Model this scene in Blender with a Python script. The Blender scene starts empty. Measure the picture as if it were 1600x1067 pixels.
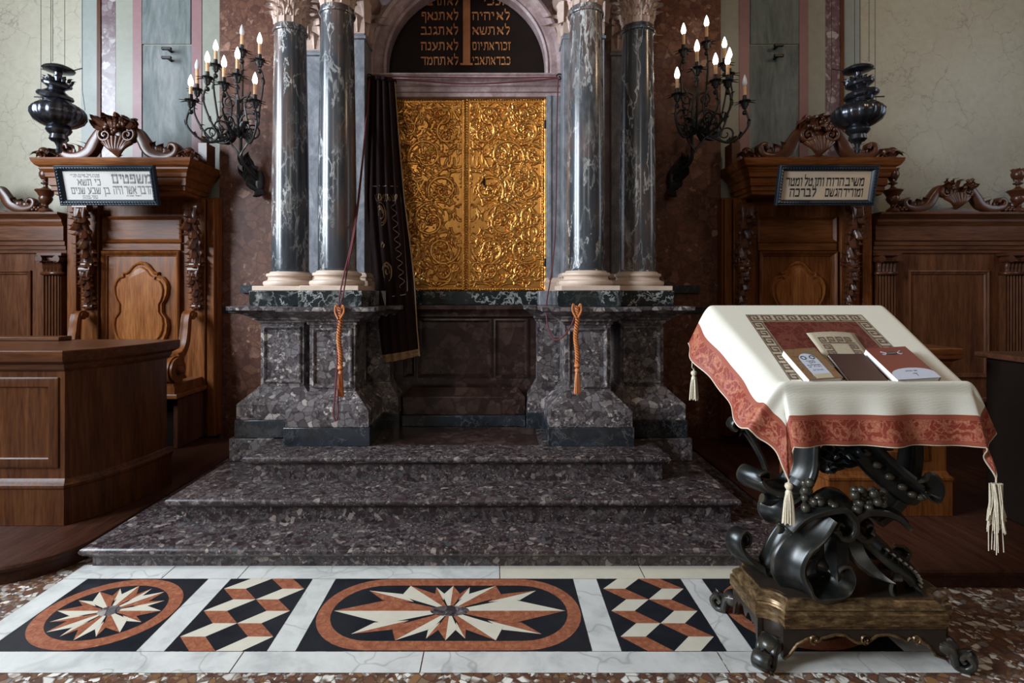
import bpy, bmesh, math, random
import numpy as np
from mathutils import Vector, Matrix
random.seed(7)
rng = np.random.RandomState(5)
SC = bpy.context.scene
COL = SC.collection
PI = math.pi

# ------------------------------------------------------------------ camera, world, light, exposure
cd = bpy.data.cameras.new('camera'); cam = bpy.data.objects.new('camera', cd); COL.objects.link(cam)
cam.location = (0, 0, 1.5); cam.rotation_euler = (PI/2, 0, 0)
cd.sensor_width = 36.0; cd.lens = 36*850/1600.0
cd.shift_x = 25/1600.0; cd.shift_y = -77.5/1600.0
cd.clip_start = 0.05
SC.camera = cam
FPX, CX, CY, EYE = 850.0, 775.0, 456.0, 1.5

w = bpy.data.worlds.new('sky'); SC.world = w; w.use_nodes = True
w.node_tree.nodes['Background'].inputs[0].default_value = (.55, .68, .85, 1)
w.node_tree.nodes['Background'].inputs[1].default_value = 1.0

SC.view_settings.view_transform = 'Standard'; SC.view_settings.look = 'None'
SC.view_settings.gamma = 1.0; SC.view_settings.use_curve_mapping = False
SC.view_settings.exposure = 0.35

RX0, RX1, RY0, RY1, RZ1 = -6.2, 6.2, -5.0, 5.5, 6.2      # the hall
def daylight(name, loc, rot, sx, sy, power, col):
    l = bpy.data.lights.new(name, 'AREA'); l.shape = 'RECTANGLE'; l.size = sx; l.size_y = sy
    l.energy = power; l.color = col
    o = bpy.data.objects.new(name, l); COL.objects.link(o); o.location = loc; o.rotation_euler = rot
    return o
COOL = (.80, .90, 1.0)
LW = [(-0.9, 0.7), (1.5, 2.9)]           # windows of the left wall (from, to along the wall)
LZ = (2.3, 5.3)
RW = [(3.2, 4.4)]
RZ = (2.4, 4.6)
FW = [(-2.9, -2.3), (1.5, 2.1)]         # two narrow unseen openings behind the camera, added for glints on the doors
FZ = (3.6, 5.2)
for i, (a, b) in enumerate(LW):
    daylight('daylight_left', (RX0+.02, (a+b)/2, (LZ[0]+LZ[1])/2), (0, -PI/2, 0), LZ[1]-LZ[0], b-a, [600, 330][i], COOL)
for i, (a, b) in enumerate(FW):
    daylight('added_glint_light', ((a+b)/2, RY0+.02, (FZ[0]+FZ[1])/2), (PI/2, 0, 0), b-a, FZ[1]-FZ[0], 24, (1.0, .93, .82))
for i, (a, b) in enumerate(RW):
    daylight('daylight_right', (RX1-.02, (a+b)/2, (RZ[0]+RZ[1])/2), (0, PI/2, 0), RZ[1]-RZ[0], b-a, 14, COOL)
for i, (x, y, z, e) in enumerate(((3.9, 2.6, 4.6, 46), (1.7, -.6, 4.3, 7), (-1.9, -.6, 4.3, 7), (.2, .9, 4.6, 7), (-.2, -2.4, 4.3, 8))):   # unseen warm point lights, added for right-wall warmth and glints on the doors
    l = bpy.data.lights.new('added_warm_light', 'POINT'); l.energy = e; l.color = (1.0, .70, .44); l.shadow_soft_size = .14
    o = bpy.data.objects.new('added_warm_light', l); COL.objects.link(o); o.location = (x, y, z)

# ------------------------------------------------------------------ helpers
def W(px, py, Y):                       # a point of the photograph at distance Y
    return Vector(((px-CX)*Y/FPX, Y, EYE-(py-CY)*Y/FPX))

class MB:
    def __init__(s): s.v = []; s.f = []; s.m = []; s.cm = 0
    def add(s, vs, fs):
        b = len(s.v); s.v.extend([tuple(x) for x in vs])
        for f in fs: s.f.append(tuple(b+i for i in f)); s.m.append(s.cm)
        return s
    def box(s, x0, x1, y0, y1, z0, z1):
        x0, x1 = min(x0, x1), max(x0, x1); y0, y1 = min(y0, y1), max(y0, y1)
        vs = [(x, y, z) for z in (z0, z1) for y in (y0, y1) for x in (x0, x1)]
        return s.add(vs, [(0,2,3,1),(4,5,7,6),(0,1,5,4),(2,6,7,3),(0,4,6,2),(1,3,7,5)])
    def rlathe(s, x0, x1, y0, y1, prof):           # profile (offset, z) carried round a rectangle
        x0, x1 = min(x0, x1), max(x0, x1)
        vs, fs = [], []
        for o, z in prof: vs += [(x0-o,y0-o,z),(x1+o,y0-o,z),(x1+o,y1+o,z),(x0-o,y1+o,z)]
        n = len(prof)
        for i in range(n-1):
            for k in range(4):
                a, b = i*4+k, i*4+(k+1) % 4
                fs.append((a, b, b+4, a+4))
        fs.append((3,2,1,0)); t = (n-1)*4; fs.append((t,t+1,t+2,t+3))
        return s.add(vs, fs)
    def plathe(s, poly, prof):                     # profile (offset, z) carried round a convex polygon in plan (ccw)
        P = [Vector(p) for p in poly]; k = len(P); vs, fs = [], []
        nrm = []
        for i in range(k):
            e0 = (P[i]-P[i-1]).normalized(); e1 = (P[(i+1) % k]-P[i]).normalized()
            n0 = Vector((e0.y, -e0.x)); n1 = Vector((e1.y, -e1.x)); b = n0+n1
            nrm.append(b/max(.3, b.dot(n0)))
        for o, z in prof:
            for p, q in zip(P, nrm): vs.append((p.x+q.x*o, p.y+q.y*o, z))
        for i in range(len(prof)-1):
            for j in range(k):
                a, b = i*k+j, i*k+(j+1) % k
                fs.append((a, b, b+k, a+k))
        fs.append(tuple(range(k-1, -1, -1))); t = (len(prof)-1)*k; fs.append(tuple(range(t, t+k)))
        return s.add(vs, fs)
    def pframe(s, x0, x1, z0, z1, prof, cap=True):  # nested rectangles facing -Y: profile (inset, y)
        x0, x1 = min(x0, x1), max(x0, x1)
        vs, fs = [], []
        for o, y in prof: vs += [(x0+o,y,z0+o),(x1-o,y,z0+o),(x1-o,y,z1-o),(x0+o,y,z1-o)]
        n = len(prof)
        for i in range(n-1):
            for k in range(4):
                a, b = i*4+k, i*4+(k+1) % 4
                fs.append((a, b, b+4, a+4))
        if cap: t = (n-1)*4; fs.append((t,t+1,t+2,t+3))
        return s.add(vs, fs)
    def lathe(s, prof, cx, cy, n=32, a0=0, a1=2*PI, lobes=0, amp=0):
        full = abs(a1-a0-2*PI) < 1e-6; k = n if full else n+1
        vs, fs = [], []
        for r, z in prof:
            for i in range(k):
                a = a0+(a1-a0)*i/n; rr = r*(1+amp*abs(math.cos(a*lobes/2)) - amp*.5) if lobes else r
                vs.append((cx+rr*math.cos(a), cy+rr*math.sin(a), z))
        for j in range(len(prof)-1):
            for i in range(k if full else k-1):
                a, b = j*k+i, j*k+(i+1) % k
                fs.append((a, b, b+k, a+k))
        if full and prof[0][0] > 1e-4: fs.append(tuple(range(k-1, -1, -1)))
        if full and prof[-1][0] > 1e-4: t = (len(prof)-1)*k; fs.append(tuple(range(t, t+k)))
        return s.add(vs, fs)
    def tube(s, pts, rad, n=8, flat=1.0, up=None, caps=True):
        pts = [Vector(p) for p in pts]; m = len(pts)
        if not hasattr(rad, '__len__'): rad = [rad]*m
        T = [(pts[min(i+1, m-1)]-pts[max(i-1, 0)]).normalized() for i in range(m)]
        u = Vector(up) if up else Vector((0, 0, 1) if abs(T[0].z) < .9 else (1, 0, 0))
        vs, fs = [], []
        for i in range(m):
            if up: u = Vector(up)
            a = (u-T[i]*u.dot(T[i]))
            if a.length < 1e-5: a = T[i].orthogonal()
            a.normalize(); b = T[i].cross(a); u = a
            for k in range(n):
                t = 2*PI*k/n
                vs.append(pts[i]+(a*math.cos(t)*flat+b*math.sin(t))*rad[i])
        for i in range(m-1):
            for k in range(n):
                p, q = i*n+k, i*n+(k+1) % n
                fs.append((p, q, q+n, p+n))
        if caps:
            fs.append(tuple(range(n-1, -1, -1))); t = (m-1)*n; fs.append(tuple(range(t, t+n)))
        return s.add(vs, fs)
    def ribbon(s, pts, wdir, wid, th, dish=.3):      # broad carved band: width along wdir, hollowed outer face
        pts = [Vector(p) for p in pts]; m = len(pts); wd = Vector(wdir).normalized()
        if not hasattr(wid, '__len__'): wid = [wid]*m
        if not hasattr(th, '__len__'): th = [th]*m
        cs = [(-.5,-.3),(-.5,.3),(-.42,.5),(-.34,.5),(-.2,.5-dish),(.2,.5-dish),(.34,.5),(.42,.5),(.5,.3),(.5,-.3),(.42,-.5),(0,-.5-dish*.5),(-.42,-.5)]
        n = len(cs); vs, fs = [], []
        for i in range(m):
            T = (pts[min(i+1, m-1)]-pts[max(i-1, 0)]).normalized()
            N = T.cross(wd)
            if N.length < 1e-4: N = T.orthogonal()
            N.normalize(); Wd = N.cross(T)
            for a, b in cs: vs.append(pts[i]+Wd*a*wid[i]+N*b*th[i])
        for i in range(m-1):
            for k in range(n):
                p, q = i*n+k, i*n+(k+1) % n
                fs.append((p, q, q+n, p+n))
        fs.append(tuple(range(n-1, -1, -1))); t = (m-1)*n; fs.append(tuple(range(t, t+n)))
        return s.add(vs, fs)
    def prism(s, poly, y0, y1):                       # polygon in XZ, extruded in Y
        n = len(poly); vs = [(x, y0, z) for x, z in poly]+[(x, y1, z) for x, z in poly]
        fs = [tuple(range(n)), tuple(range(2*n-1, n-1, -1))]
        for i in range(n): j = (i+1) % n; fs.append((j, i, i+n, j+n))
        return s.add(vs, fs)
    def prismx(s, poly, x0, x1):                      # polygon in YZ, extruded in X
        n = len(poly); vs = [(x0, y, z) for y, z in poly]+[(x1, y, z) for y, z in poly]
        fs = [tuple(range(n-1, -1, -1)), tuple(range(n, 2*n))]
        for i in range(n): j = (i+1) % n; fs.append((i, j, j+n, i+n))
        return s.add(vs, fs)
    def prismz(s, poly, z0, z1):
        n = len(poly); vs = [(x, y, z0) for x, y in poly]+[(x, y, z1) for x, y in poly]
        fs = [tuple(range(n-1, -1, -1)), tuple(range(n, 2*n))]
        for i in range(n): j = (i+1) % n; fs.append((i, j, j+n, i+n))
        return s.add(vs, fs)
    def sphere(s, c, r, n=10, sc=(1, 1, 1)):
        m = max(4, n//2+1); vs, fs = [(c[0], c[1], c[2]-r*sc[2])], []
        for j in range(1, m):
            t = -PI/2+PI*j/m
            for i in range(n):
                a = 2*PI*i/n
                vs.append((c[0]+r*math.cos(t)*math.cos(a)*sc[0], c[1]+r*math.cos(t)*math.sin(a)*sc[1], c[2]+r*math.sin(t)*sc[2]))
        vs.append((c[0], c[1], c[2]+r*sc[2]))
        for i in range(n): fs.append((0, 1+(i+1) % n, 1+i))
        for j in range(m-2):
            for i in range(n):
                a, b = 1+j*n+i, 1+j*n+(i+1) % n
                fs.append((a, b, b+n, a+n))
        t = 1+(m-2)*n
        for i in range(n): fs.append((t+i, t+(i+1) % n, len(vs)-1))
        return s.add(vs, fs)
    def leaf(s, base, up, out, h, wd, curl=1.0, lobes=3, lean=.15, th=.08, tip=.35):
        """an acanthus leaf: rises along up, curls over towards out; lobed edge, raised midrib, real thickness"""
        base, up, out = Vector(base), Vector(up).normalized(), Vector(out).normalized()
        side = up.cross(out)
        if side.length < 1e-4: side = up.orthogonal()
        side.normalize(); out = side.cross(up)
        R, Cn = 10, 4; vs = []; ring = []
        for k in (0, 1):
            for j in range(R+1):
                t = j/R
                bend = max(0, t-.55)/.45
                uu = h*(t*.98-.22*curl*bend**2); oo = h*(lean*t+.34*curl*bend**1.6)
                ww = wd*.5*(math.sin(PI*min(1, .22+.74*t))**.7)*(1-.22*abs(math.sin(lobes*PI*t)))
                if j == R: ww *= tip
                if tip > .5: ww = max(ww, wd*.5*.55)
                for c in range(-Cn//2, Cn//2+1):
                    q = c/(Cn/2)
                    fold = .22*wd*(abs(q)**1.5)*(-1)+(.10*wd if c == 0 else 0)
                    o2 = oo+fold-(th*h if k else 0)
                    vs.append(base+up*uu+out*o2+side*(ww*q))
        nc = Cn+1; N1 = (R+1)*nc; fs = []
        for j in range(R):
            for c in range(Cn):
                a = j*nc+c; fs.append((a, a+1, a+1+nc, a+nc)); a += N1; fs.append((a+nc, a+1+nc, a+1, a))
        edge = [c for c in range(nc)]+[j*nc+nc-1 for j in range(1, R+1)]+[R*nc+c for c in range(nc-2, -1, -1)]+[j*nc for j in range(R-1, 0, -1)]
        for i in range(len(edge)):
            a, b = edge[i], edge[(i+1) % len(edge)]; fs.append((b, a, a+N1, b+N1))
        return s.add(vs, fs)
    def build(s, name, mat, parent=None, bevel=0, smooth=40, **props):
        me = bpy.data.meshes.new(name)
        off = parent_world(parent) if parent is not None else Vector((0, 0, 0))
        me.from_pydata([(x-off.x, y-off.y, z-off.z) for x, y, z in s.v], [], s.f)
        mats = mat if isinstance(mat, (list, tuple)) else [mat]
        for q in mats: me.materials.append(q)
        if len(mats) > 1: me.polygons.foreach_set('material_index', s.m)
        bm = bmesh.new(); bm.from_mesh(me); bmesh.ops.recalc_face_normals(bm, faces=bm.faces); bm.to_mesh(me); bm.free()
        if smooth:
            me.polygons.foreach_set('use_smooth', [True]*len(me.polygons)); me.set_sharp_from_angle(angle=math.radians(smooth))
        o = bpy.data.objects.new(name, me); COL.objects.link(o)
        if parent is not None: o.parent = parent
        if bevel:
            b = o.modifiers.new('bevel', 'BEVEL'); b.width = bevel; b.segments = 2; b.limit_method = 'ANGLE'; b.angle_limit = math.radians(35)
        for k, q in props.items(): o[k] = q
        return o
def parent_world(p):
    v = Vector((0, 0, 0))
    while p is not None: v += p.location; p = p.parent
    return v
def thing(name, label, cat, loc, group=None):
    o = bpy.data.objects.new(name, None); COL.objects.link(o); o.location = loc
    o.empty_display_size = .1
    o['label'] = label; o['category'] = cat; o['kind'] = 'thing'
    if group: o['group'] = group
    return o
def tag(o, label, cat, group=None):
    o['label'] = label; o['category'] = cat; o['kind'] = 'thing'
    if group: o['group'] = group
    return o
def struct(o): o['kind'] = 'structure'; return o

def bez(pts, n=16):                                   # smooth curve through control points (Catmull-Rom)
    P = [Vector(p) for p in pts]; P = [P[0]*2-P[1]]+P+[P[-1]*2-P[-2]]; out = []
    for i in range(1, len(P)-2):
        for k in range(n):
            t = k/n; a, b, c, d = P[i-1], P[i], P[i+1], P[i+2]
            out.append(.5*((2*b)+(c-a)*t+(2*a-5*b+4*c-d)*t*t+(3*b-a-3*c+d)*t**3))
    out.append(P[-2]); return out
def spiral(c, r0, r1, a0, turns, n=30, ax=Vector((1,0,0)), az=Vector((0,0,1))):
    c = Vector(c); out = []
    for i in range(n+1):
        t = i/n; a = a0+turns*2*PI*t; r = r0*(1-t)+r1*t
        out.append(c+ax*(r*math.cos(a))+az*(r*math.sin(a)))
    return out
def lerp(a, b, t): return a+(b-a)*t
# ------------------------------------------------------------------ materials (all procedural)
class G:
    def __init__(s, name, rough=.5, metal=0.0, spec=.5):
        s.mat = bpy.data.materials.new(name); s.mat.use_nodes = True; s.t = s.mat.node_tree
        s.b = s.t.nodes['Principled BSDF']
        s.b.inputs['Roughness'].default_value = rough; s.b.inputs['Metallic'].default_value = metal
        s.b.inputs['Specular IOR Level'].default_value = spec
        s._p = None
    def n(s, ty, **kw):
        x = s.t.nodes.new(ty)
        for k, v in kw.items(): setattr(x, k, v)
        return x
    def set(s, sock, v):
        if hasattr(v, 'is_output'): s.t.links.new(v, sock)
        elif isinstance(v, (tuple, list)) and len(v) == 3 and sock.type == 'RGBA': sock.default_value = (*v, 1)
        else: sock.default_value = v
    def pos(s, sc=(1, 1, 1), rot=(0, 0, 0), uv=False):
        g = s.n('ShaderNodeTexCoord').outputs['UV'] if uv else s.n('ShaderNodeNewGeometry').outputs['Position']
        m = s.n('ShaderNodeMapping'); s.set(m.inputs[0], g); m.inputs['Scale'].default_value = sc; m.inputs['Rotation'].default_value = rot
        return m.outputs[0]
    def noise(s, v, scale, detail=4, rough=.55, dist=0, col=False):
        x = s.n('ShaderNodeTexNoise'); s.set(x.inputs['Vector'], v)
        for k, q in (('Scale', scale), ('Detail', detail), ('Roughness', rough), ('Distortion', dist)): x.inputs[k].default_value = q
        return x.outputs['Color' if col else 0]
    def vor(s, v, scale, feature='F1', out='Distance', rnd=1.0):
        x = s.n('ShaderNodeTexVoronoi', feature=feature); s.set(x.inputs['Vector'], v); x.inputs['Scale'].default_value = scale
        x.inputs['Randomness'].default_value = rnd
        return x.outputs[out]
    def wave(s, v, scale, dist=0, detail=2, direction='X', dscale=1.0):
        x = s.n('ShaderNodeTexWave', bands_direction=direction); s.set(x.inputs['Vector'], v)
        x.inputs['Scale'].default_value = scale; x.inputs['Distortion'].default_value = dist; x.inputs['Detail'].default_value = detail
        x.inputs['Detail Scale'].default_value = dscale
        return x.outputs['Fac']
    def ramp(s, f, stops, const=False):
        x = s.n('ShaderNodeValToRGB'); s.set(x.inputs[0], f); e = x.color_ramp.elements
        if const: x.color_ramp.interpolation = 'CONSTANT'
        while len(e) < len(stops): e.new(.5)
        for q, (p, c) in zip(e, stops):
            q.position = p; q.color = (*c, 1) if hasattr(c, '__len__') else (c, c, c, 1)
        return x.outputs[0]
    def mix(s, f, a, b, mode='MIX'):
        x = s.n('ShaderNodeMix', data_type='RGBA', blend_type=mode)
        s.set(x.inputs[0], f); s.set(x.inputs[6], a); s.set(x.inputs[7], b); return x.outputs[2]
    def m(s, op, a, b=0.0, c=None):
        x = s.n('ShaderNodeMath', operation=op); s.set(x.inputs[0], a); s.set(x.inputs[1], b)
        if c is not None: s.set(x.inputs[2], c)
        return x.outputs[0]
    def warp(s, v, scale, amt, detail=3):
        q = s.noise(v, scale, detail, col=True)
        a = s.n('ShaderNodeVectorMath', operation='SUBTRACT'); s.set(a.inputs[0], q); a.inputs[1].default_value = (.5, .5, .5)
        b = s.n('ShaderNodeVectorMath', operation='SCALE'); s.set(b.inputs[0], a.outputs[0]); b.inputs['Scale'].default_value = amt
        c = s.n('ShaderNodeVectorMath', operation='ADD'); s.set(c.inputs[0], v); s.set(c.inputs[1], b.outputs[0]); return c.outputs[0]
    def sep(s, c):
        x = s.n('ShaderNodeSeparateColor'); s.set(x.inputs[0], c); return x.outputs
    def color(s, c): s.set(s.b.inputs['Base Color'], c); return s
    def rough(s, r): s.set(s.b.inputs['Roughness'], r); return s
    def bump(s, h, strength=.3, dist=.01):
        x = s.n('ShaderNodeBump'); s.set(x.inputs['Height'], h); x.inputs['Strength'].default_value = strength; x.inputs['Distance'].default_value = dist
        s.set(s.b.inputs['Normal'], x.outputs[0]); return s
M = {}
def simple(key, name, col, rough=.5, metal=0, var=.25, scale=30, spec=.5, bump=0):
    g = G(name, rough, metal, spec); v = g.pos(); f = g.noise(v, scale, 4)
    g.color(g.mix(f, tuple(c*(1-var) for c in col), tuple(min(1, c*(1+var)) for c in col)))
    if bump: g.bump(g.noise(v, scale*3, 3), bump, .003)
    M[key] = g.mat; return g
def wood(key, name, c0, c1, c2, axis='z', rough=.33):
    g = G(name, rough, 0, .15)
    sc = {'z': (1, 1, .09), 'x': (.09, 1, 1), 'y': (1, .09, 1)}[axis]
    v = g.pos(sc); wv = g.warp(v, 2.5, .25)
    f = g.noise(wv, 14, 6, .6); f2 = g.noise(g.pos(sc), 70, 3, .6); f3 = g.noise(g.pos(), 1.6, 3)
    c = g.ramp(f, [(.25, c0), (.5, c1), (.75, c2)])
    c = g.mix(.35, c, g.ramp(f2, [(.35, c0), (.65, c2)]))
    c = g.mix(g.m('MULTIPLY', f3, .5), c, c0)
    g.color(c); g.rough(g.m('ADD', g.m('MULTIPLY', f, .2), rough-.1)); g.bump(f2, .12, .002)
    M[key] = g.mat
for ax in 'zx':
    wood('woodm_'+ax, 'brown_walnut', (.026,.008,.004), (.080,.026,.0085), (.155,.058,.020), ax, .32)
    wood('wood_'+ax, 'walnut', (.045,.012,.0035), (.150,.046,.0115), (.31,.108,.029), ax, .34)
    wood('woodw_'+ax, 'panel_walnut', (.035,.012,.007), (.108,.038,.0155), (.21,.083,.035), ax, .33)
    wood('woodd_'+ax, 'dark_walnut', (.035,.012,.007), (.085,.032,.016), (.15,.062,.030), ax)
wood('burl', 'burl_walnut', (.085,.022,.006), (.265,.088,.022), (.45,.185,.055), 'z', .30)
wood('woodp', 'worn_boards', (.022,.007,.004), (.048,.017,.010), (.088,.036,.021), 'y', .36)
simple('carved', 'carved_walnut', (.070,.022,.009), .30, var=.5, scale=14)
def breccia(key, name, stops, scale, matrix, rough=.28, spec=.5):
    g = G(name, rough, 0, spec); v = g.warp(g.warp(g.pos(), 30, .030, 2), 8, .05)
    a = g.sep(g.vor(v, scale, out='Color')); big = g.ramp(a[0], stops)
    b = g.sep(g.vor(v, scale*2.9, out='Color')); small = g.ramp(b[1], stops)
    sel = g.ramp(g.noise(v, scale*.35, 3), [(.45, 0.0), (.58, 1.0)])
    c = g.mix(sel, big, small)
    e1 = g.ramp(g.vor(v, scale, 'DISTANCE_TO_EDGE'), [(.02, 1.0), (.09, 0.0)])
    e2 = g.ramp(g.vor(v, scale*2.9, 'DISTANCE_TO_EDGE'), [(.03, 1.0), (.12, 0.0)])
    c = g.mix(g.m('MULTIPLY', g.mix(sel, e1, e2), .75), c, matrix)
    c = g.mix(.45, c, g.ramp(g.noise(v, scale*3, 5, .7), [(.3, (.25, .25, .25)), (.7, (1, 1, 1))]), 'MULTIPLY')
    g.color(c); g.rough(g.m('ADD', g.m('MULTIPLY', g.noise(v, 12), .2), rough-.08))
    M[key] = g.mat
breccia('breccia', 'purple_breccia_marble', [(.0,(.038,.030,.033)),(.3,(.11,.086,.088)),(.55,(.20,.172,.172)),(.75,(.13,.122,.128)),(.88,(.36,.31,.29)),(1,(.54,.47,.43))], 18, (.022,.015,.017))
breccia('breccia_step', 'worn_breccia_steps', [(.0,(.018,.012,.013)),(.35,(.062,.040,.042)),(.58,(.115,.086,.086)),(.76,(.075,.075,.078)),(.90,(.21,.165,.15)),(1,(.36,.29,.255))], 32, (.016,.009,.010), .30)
breccia('purple_strip', 'violet_breccia', [(.0,(.10,.050,.062)),(.5,(.14,.080,.095)),(.8,(.24,.20,.205)),(1,(.40,.36,.355))], 15, (.12,.06,.075))
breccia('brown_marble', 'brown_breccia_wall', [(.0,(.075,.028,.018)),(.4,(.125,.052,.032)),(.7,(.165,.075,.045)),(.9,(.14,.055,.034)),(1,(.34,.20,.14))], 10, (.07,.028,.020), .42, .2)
# black veined marble of the columns
def veined(key, name, base, warm, amt, scale=(1,1,.42), rough=.16, seed=0):
    g = G(name, rough, 0, .5); v0 = g.pos(scale, (0, 0, seed)); v = g.warp(v0, 3.2, .30)
    c = g.ramp(g.noise(v, 3.4, 5, .6), [(.32, base), (.47, tuple(q*2.4 for q in base)), (.60, warm), (.76, tuple(q*1.8 for q in warm))])
    def lines(sc, wdt, vec, det):                      # thin wisps along the contours of a noise
        f = g.m('ABSOLUTE', g.m('SUBTRACT', g.noise(vec, sc, det, .62), .5)); return g.ramp(f, [(.0, 1.0), (wdt, .0)])
    l1 = lines(3.3, .016, v, 5); l2 = lines(7.5, .020, g.warp(v0, 6, .12), 6); l3 = lines(2.1, .05, g.warp(v0, 9, .2), 7)
    k1 = g.ramp(g.noise(v0, 2.6, 3), [(.42, .05), (.6, 1.0)]); k2 = g.ramp(g.noise(v, 4.2, 2), [(.47, .0), (.62, 1.0)]); k3 = g.ramp(g.noise(v0, 1.7, 3), [(.55, .0), (.68, .8)])
    f = g.m('MAXIMUM', g.m('MULTIPLY', l1, k1), g.m('MAXIMUM', g.m('MULTIPLY', l2, k2), g.m('MULTIPLY', l3, k3)))
    c = g.mix(g.m('MULTIPLY', f, amt), c, (.58, .58, .56))
    g.color(c); M[key] = g.mat
veined('column', 'black_veined_marble', (.022,.0245,.028), (.100,.070,.062), .85, (1,1,.33), .20)
veined('black_veined', 'black_marble_white_veins', (.006,.008,.009), (.02,.022,.02), .75, (1,1,1), .15, 1.0)
veined('black_marble', 'black_marble', (.009,.011,.014), (.017,.018,.02), .12, (1,1,1), .22, 2.0)
simple('cream', 'cream_limestone', (.56,.43,.34), .5, var=.2, scale=12, bump=.15)
simple('capital', 'gilded_pink_stone', (.44,.31,.25), .5, var=.45, scale=18)
g = G('pink_grey_marble', .38); v = g.warp(g.pos(), 5, .15)
g.color(g.mix(g.ramp(g.vor(v, 11, 'DISTANCE_TO_EDGE'), [(.0, .25), (.06, 0.0)]), g.ramp(g.noise(v, 9, 5, .65), [(.3, (.25,.16,.165)), (.5, (.38,.27,.27)), (.7, (.52,.41,.40))]), (.13,.08,.085))); M['pink_marble'] = g.mat
g = G('grey_marble', .35); v = g.warp(g.pos((1,1,.6)), 5, .2)
g.color(g.ramp(g.noise(v, 13, 6, .7), [(.3, (.10,.105,.12)), (.5, (.19,.195,.215)), (.72, (.33,.33,.345))])); M['grey_marble'] = g.mat
def plaster(key, name, a, b, crack=True):
    g = G(name, .5, 0, .3); v = g.pos()
    c = g.mix(g.noise(v, 1.6, 5, .6), a, b)
    c = g.mix(.3, c, g.ramp(g.noise(v, 14, 5, .65), [(.3, (.55,.55,.52)), (.7, (1,1,1))]), 'MULTIPLY')
    if crack:
        wv = g.warp(v, 5, .28, 5)
        l = g.ramp(g.vor(wv, 3.4, 'DISTANCE_TO_EDGE'), [(.0, 1.0), (.018, .0)])
        k = g.ramp(g.noise(v, 2.3, 3), [(.42, .0), (.54, 1.0)])
        l2 = g.ramp(g.vor(wv, 9, 'DISTANCE_TO_EDGE'), [(.0, 1.0), (.02, .0)]); k2 = g.ramp(g.noise(v, 3.1, 2), [(.48, .0), (.6, 1.0)])
        c = g.mix(g.m('MULTIPLY', g.m('MAXIMUM', g.m('MULTIPLY', l, k), g.m('MULTIPLY', l2, k2)), .62), c, (.14,.12,.095))
    g.color(c); g.rough(g.m('ADD', g.m('MULTIPLY', g.noise(v, 3, 4), .25), .26)); M[key] = g.mat
plaster('plaster', 'pale_green_marbled_plaster', (.31,.285,.215), (.385,.355,.275))
plaster('plaster_strip', 'sage_plaster_band', (.22,.225,.185), (.27,.27,.225), False)
plaster('plaster_grey', 'grey_green_band', (.20,.22,.205), (.25,.265,.245), False)
plaster('pink_band', 'pink_painted_band', (.21,.11,.12), (.26,.145,.15), False)
plaster('hall', 'hall_plaster', (.085,.06,.04), (.11,.08,.055), False)
g = G('streaked_grey_marble', .55, 0, .2); v = g.warp(g.pos((1,1,.22), (0,.28,0)), 2.2, .35)
f = g.noise(v, 3.4, 7, .72); f2 = g.noise(v, 16, 5, .65)
c = g.ramp(f, [(.30, (.040,.055,.055)), (.44, (.085,.108,.105)), (.55, (.135,.152,.15)), (.66, (.25,.25,.255))])
g.color(g.mix(.35, c, g.ramp(f2, [(.35, (.06,.08,.08)), (.65, (.24,.25,.24))]))); M['streak'] = g.mat
# gilding, iron, cloth
g = G('gilded_carving', .30, 1.0); v = g.pos()
g.color(g.mix(g.noise(v, 26, 4), (.50,.215,.045), (.80,.43,.125))); g.rough(g.m('ADD', g.m('MULTIPLY', g.noise(v, 40), .25), .20)); M['gold'] = g.mat
simple('iron', 'wrought_iron', (.020,.019,.018), .42, .5, .4, 40)
simple('lampmetal', 'blackened_silver', (.075,.08,.095), .26, .9, .5, 10)
simple('velvet', 'burgundy_velvet', (.013,.0035,.0035), .85, var=.4, scale=20, spec=.2)
simple('thread', 'dull_gold_thread', (.30,.19,.10), .5, .3, .4, 90)
simple('silver_thread', 'pale_embroidery', (.34,.26,.21), .6, 0, .4, 90)
simple('redcord', 'crimson_cord', (.11,.016,.022), .7, var=.4, scale=120)
simple('rope', 'gold_orange_rope', (.50,.165,.045), .55, var=.5, scale=110)
simple('candle', 'ivory_candle_sleeve', (.62,.38,.20), .5, var=.15, scale=20)
simple('blueframe', 'blue_black_frame', (.012,.020,.030), .30, var=.6, scale=60)
simple('paper', 'aged_paper', (.45,.43,.40), .8, var=.06, scale=8)
simple('parchment', 'tan_parchment', (.52,.41,.30), .8, var=.12, scale=8)
simple('ink', 'black_ink', (.02,.018,.018), .7, var=.2)
simple('ink_grey', 'faded_ink', (.16,.15,.15), .7, var=.3)
simple('gilt_letter', 'gilt_lettering', (.62,.25,.09), .4, .2, .45, 40)
simple('tablet', 'dark_painted_panel', (.014,.008,.007), .5, var=.5, scale=6, spec=.12)
simple('copper', 'gilt_pilaster_strip', (.40,.15,.06), .4, .2, .4, 16)
def lit(key, col, strength):
    g = G(key, .3); g.color((.8,.8,.8)); g.b.inputs['Emission Color'].default_value = (*col, 1); g.b.inputs['Emission Strength'].default_value = strength
    M[key] = g.mat
lit('lit_bulb', (1, .93, .82), 7)
simple('dead_bulb', 'frosted_bulb', (.62,.66,.70), .25, var=.03)
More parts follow.
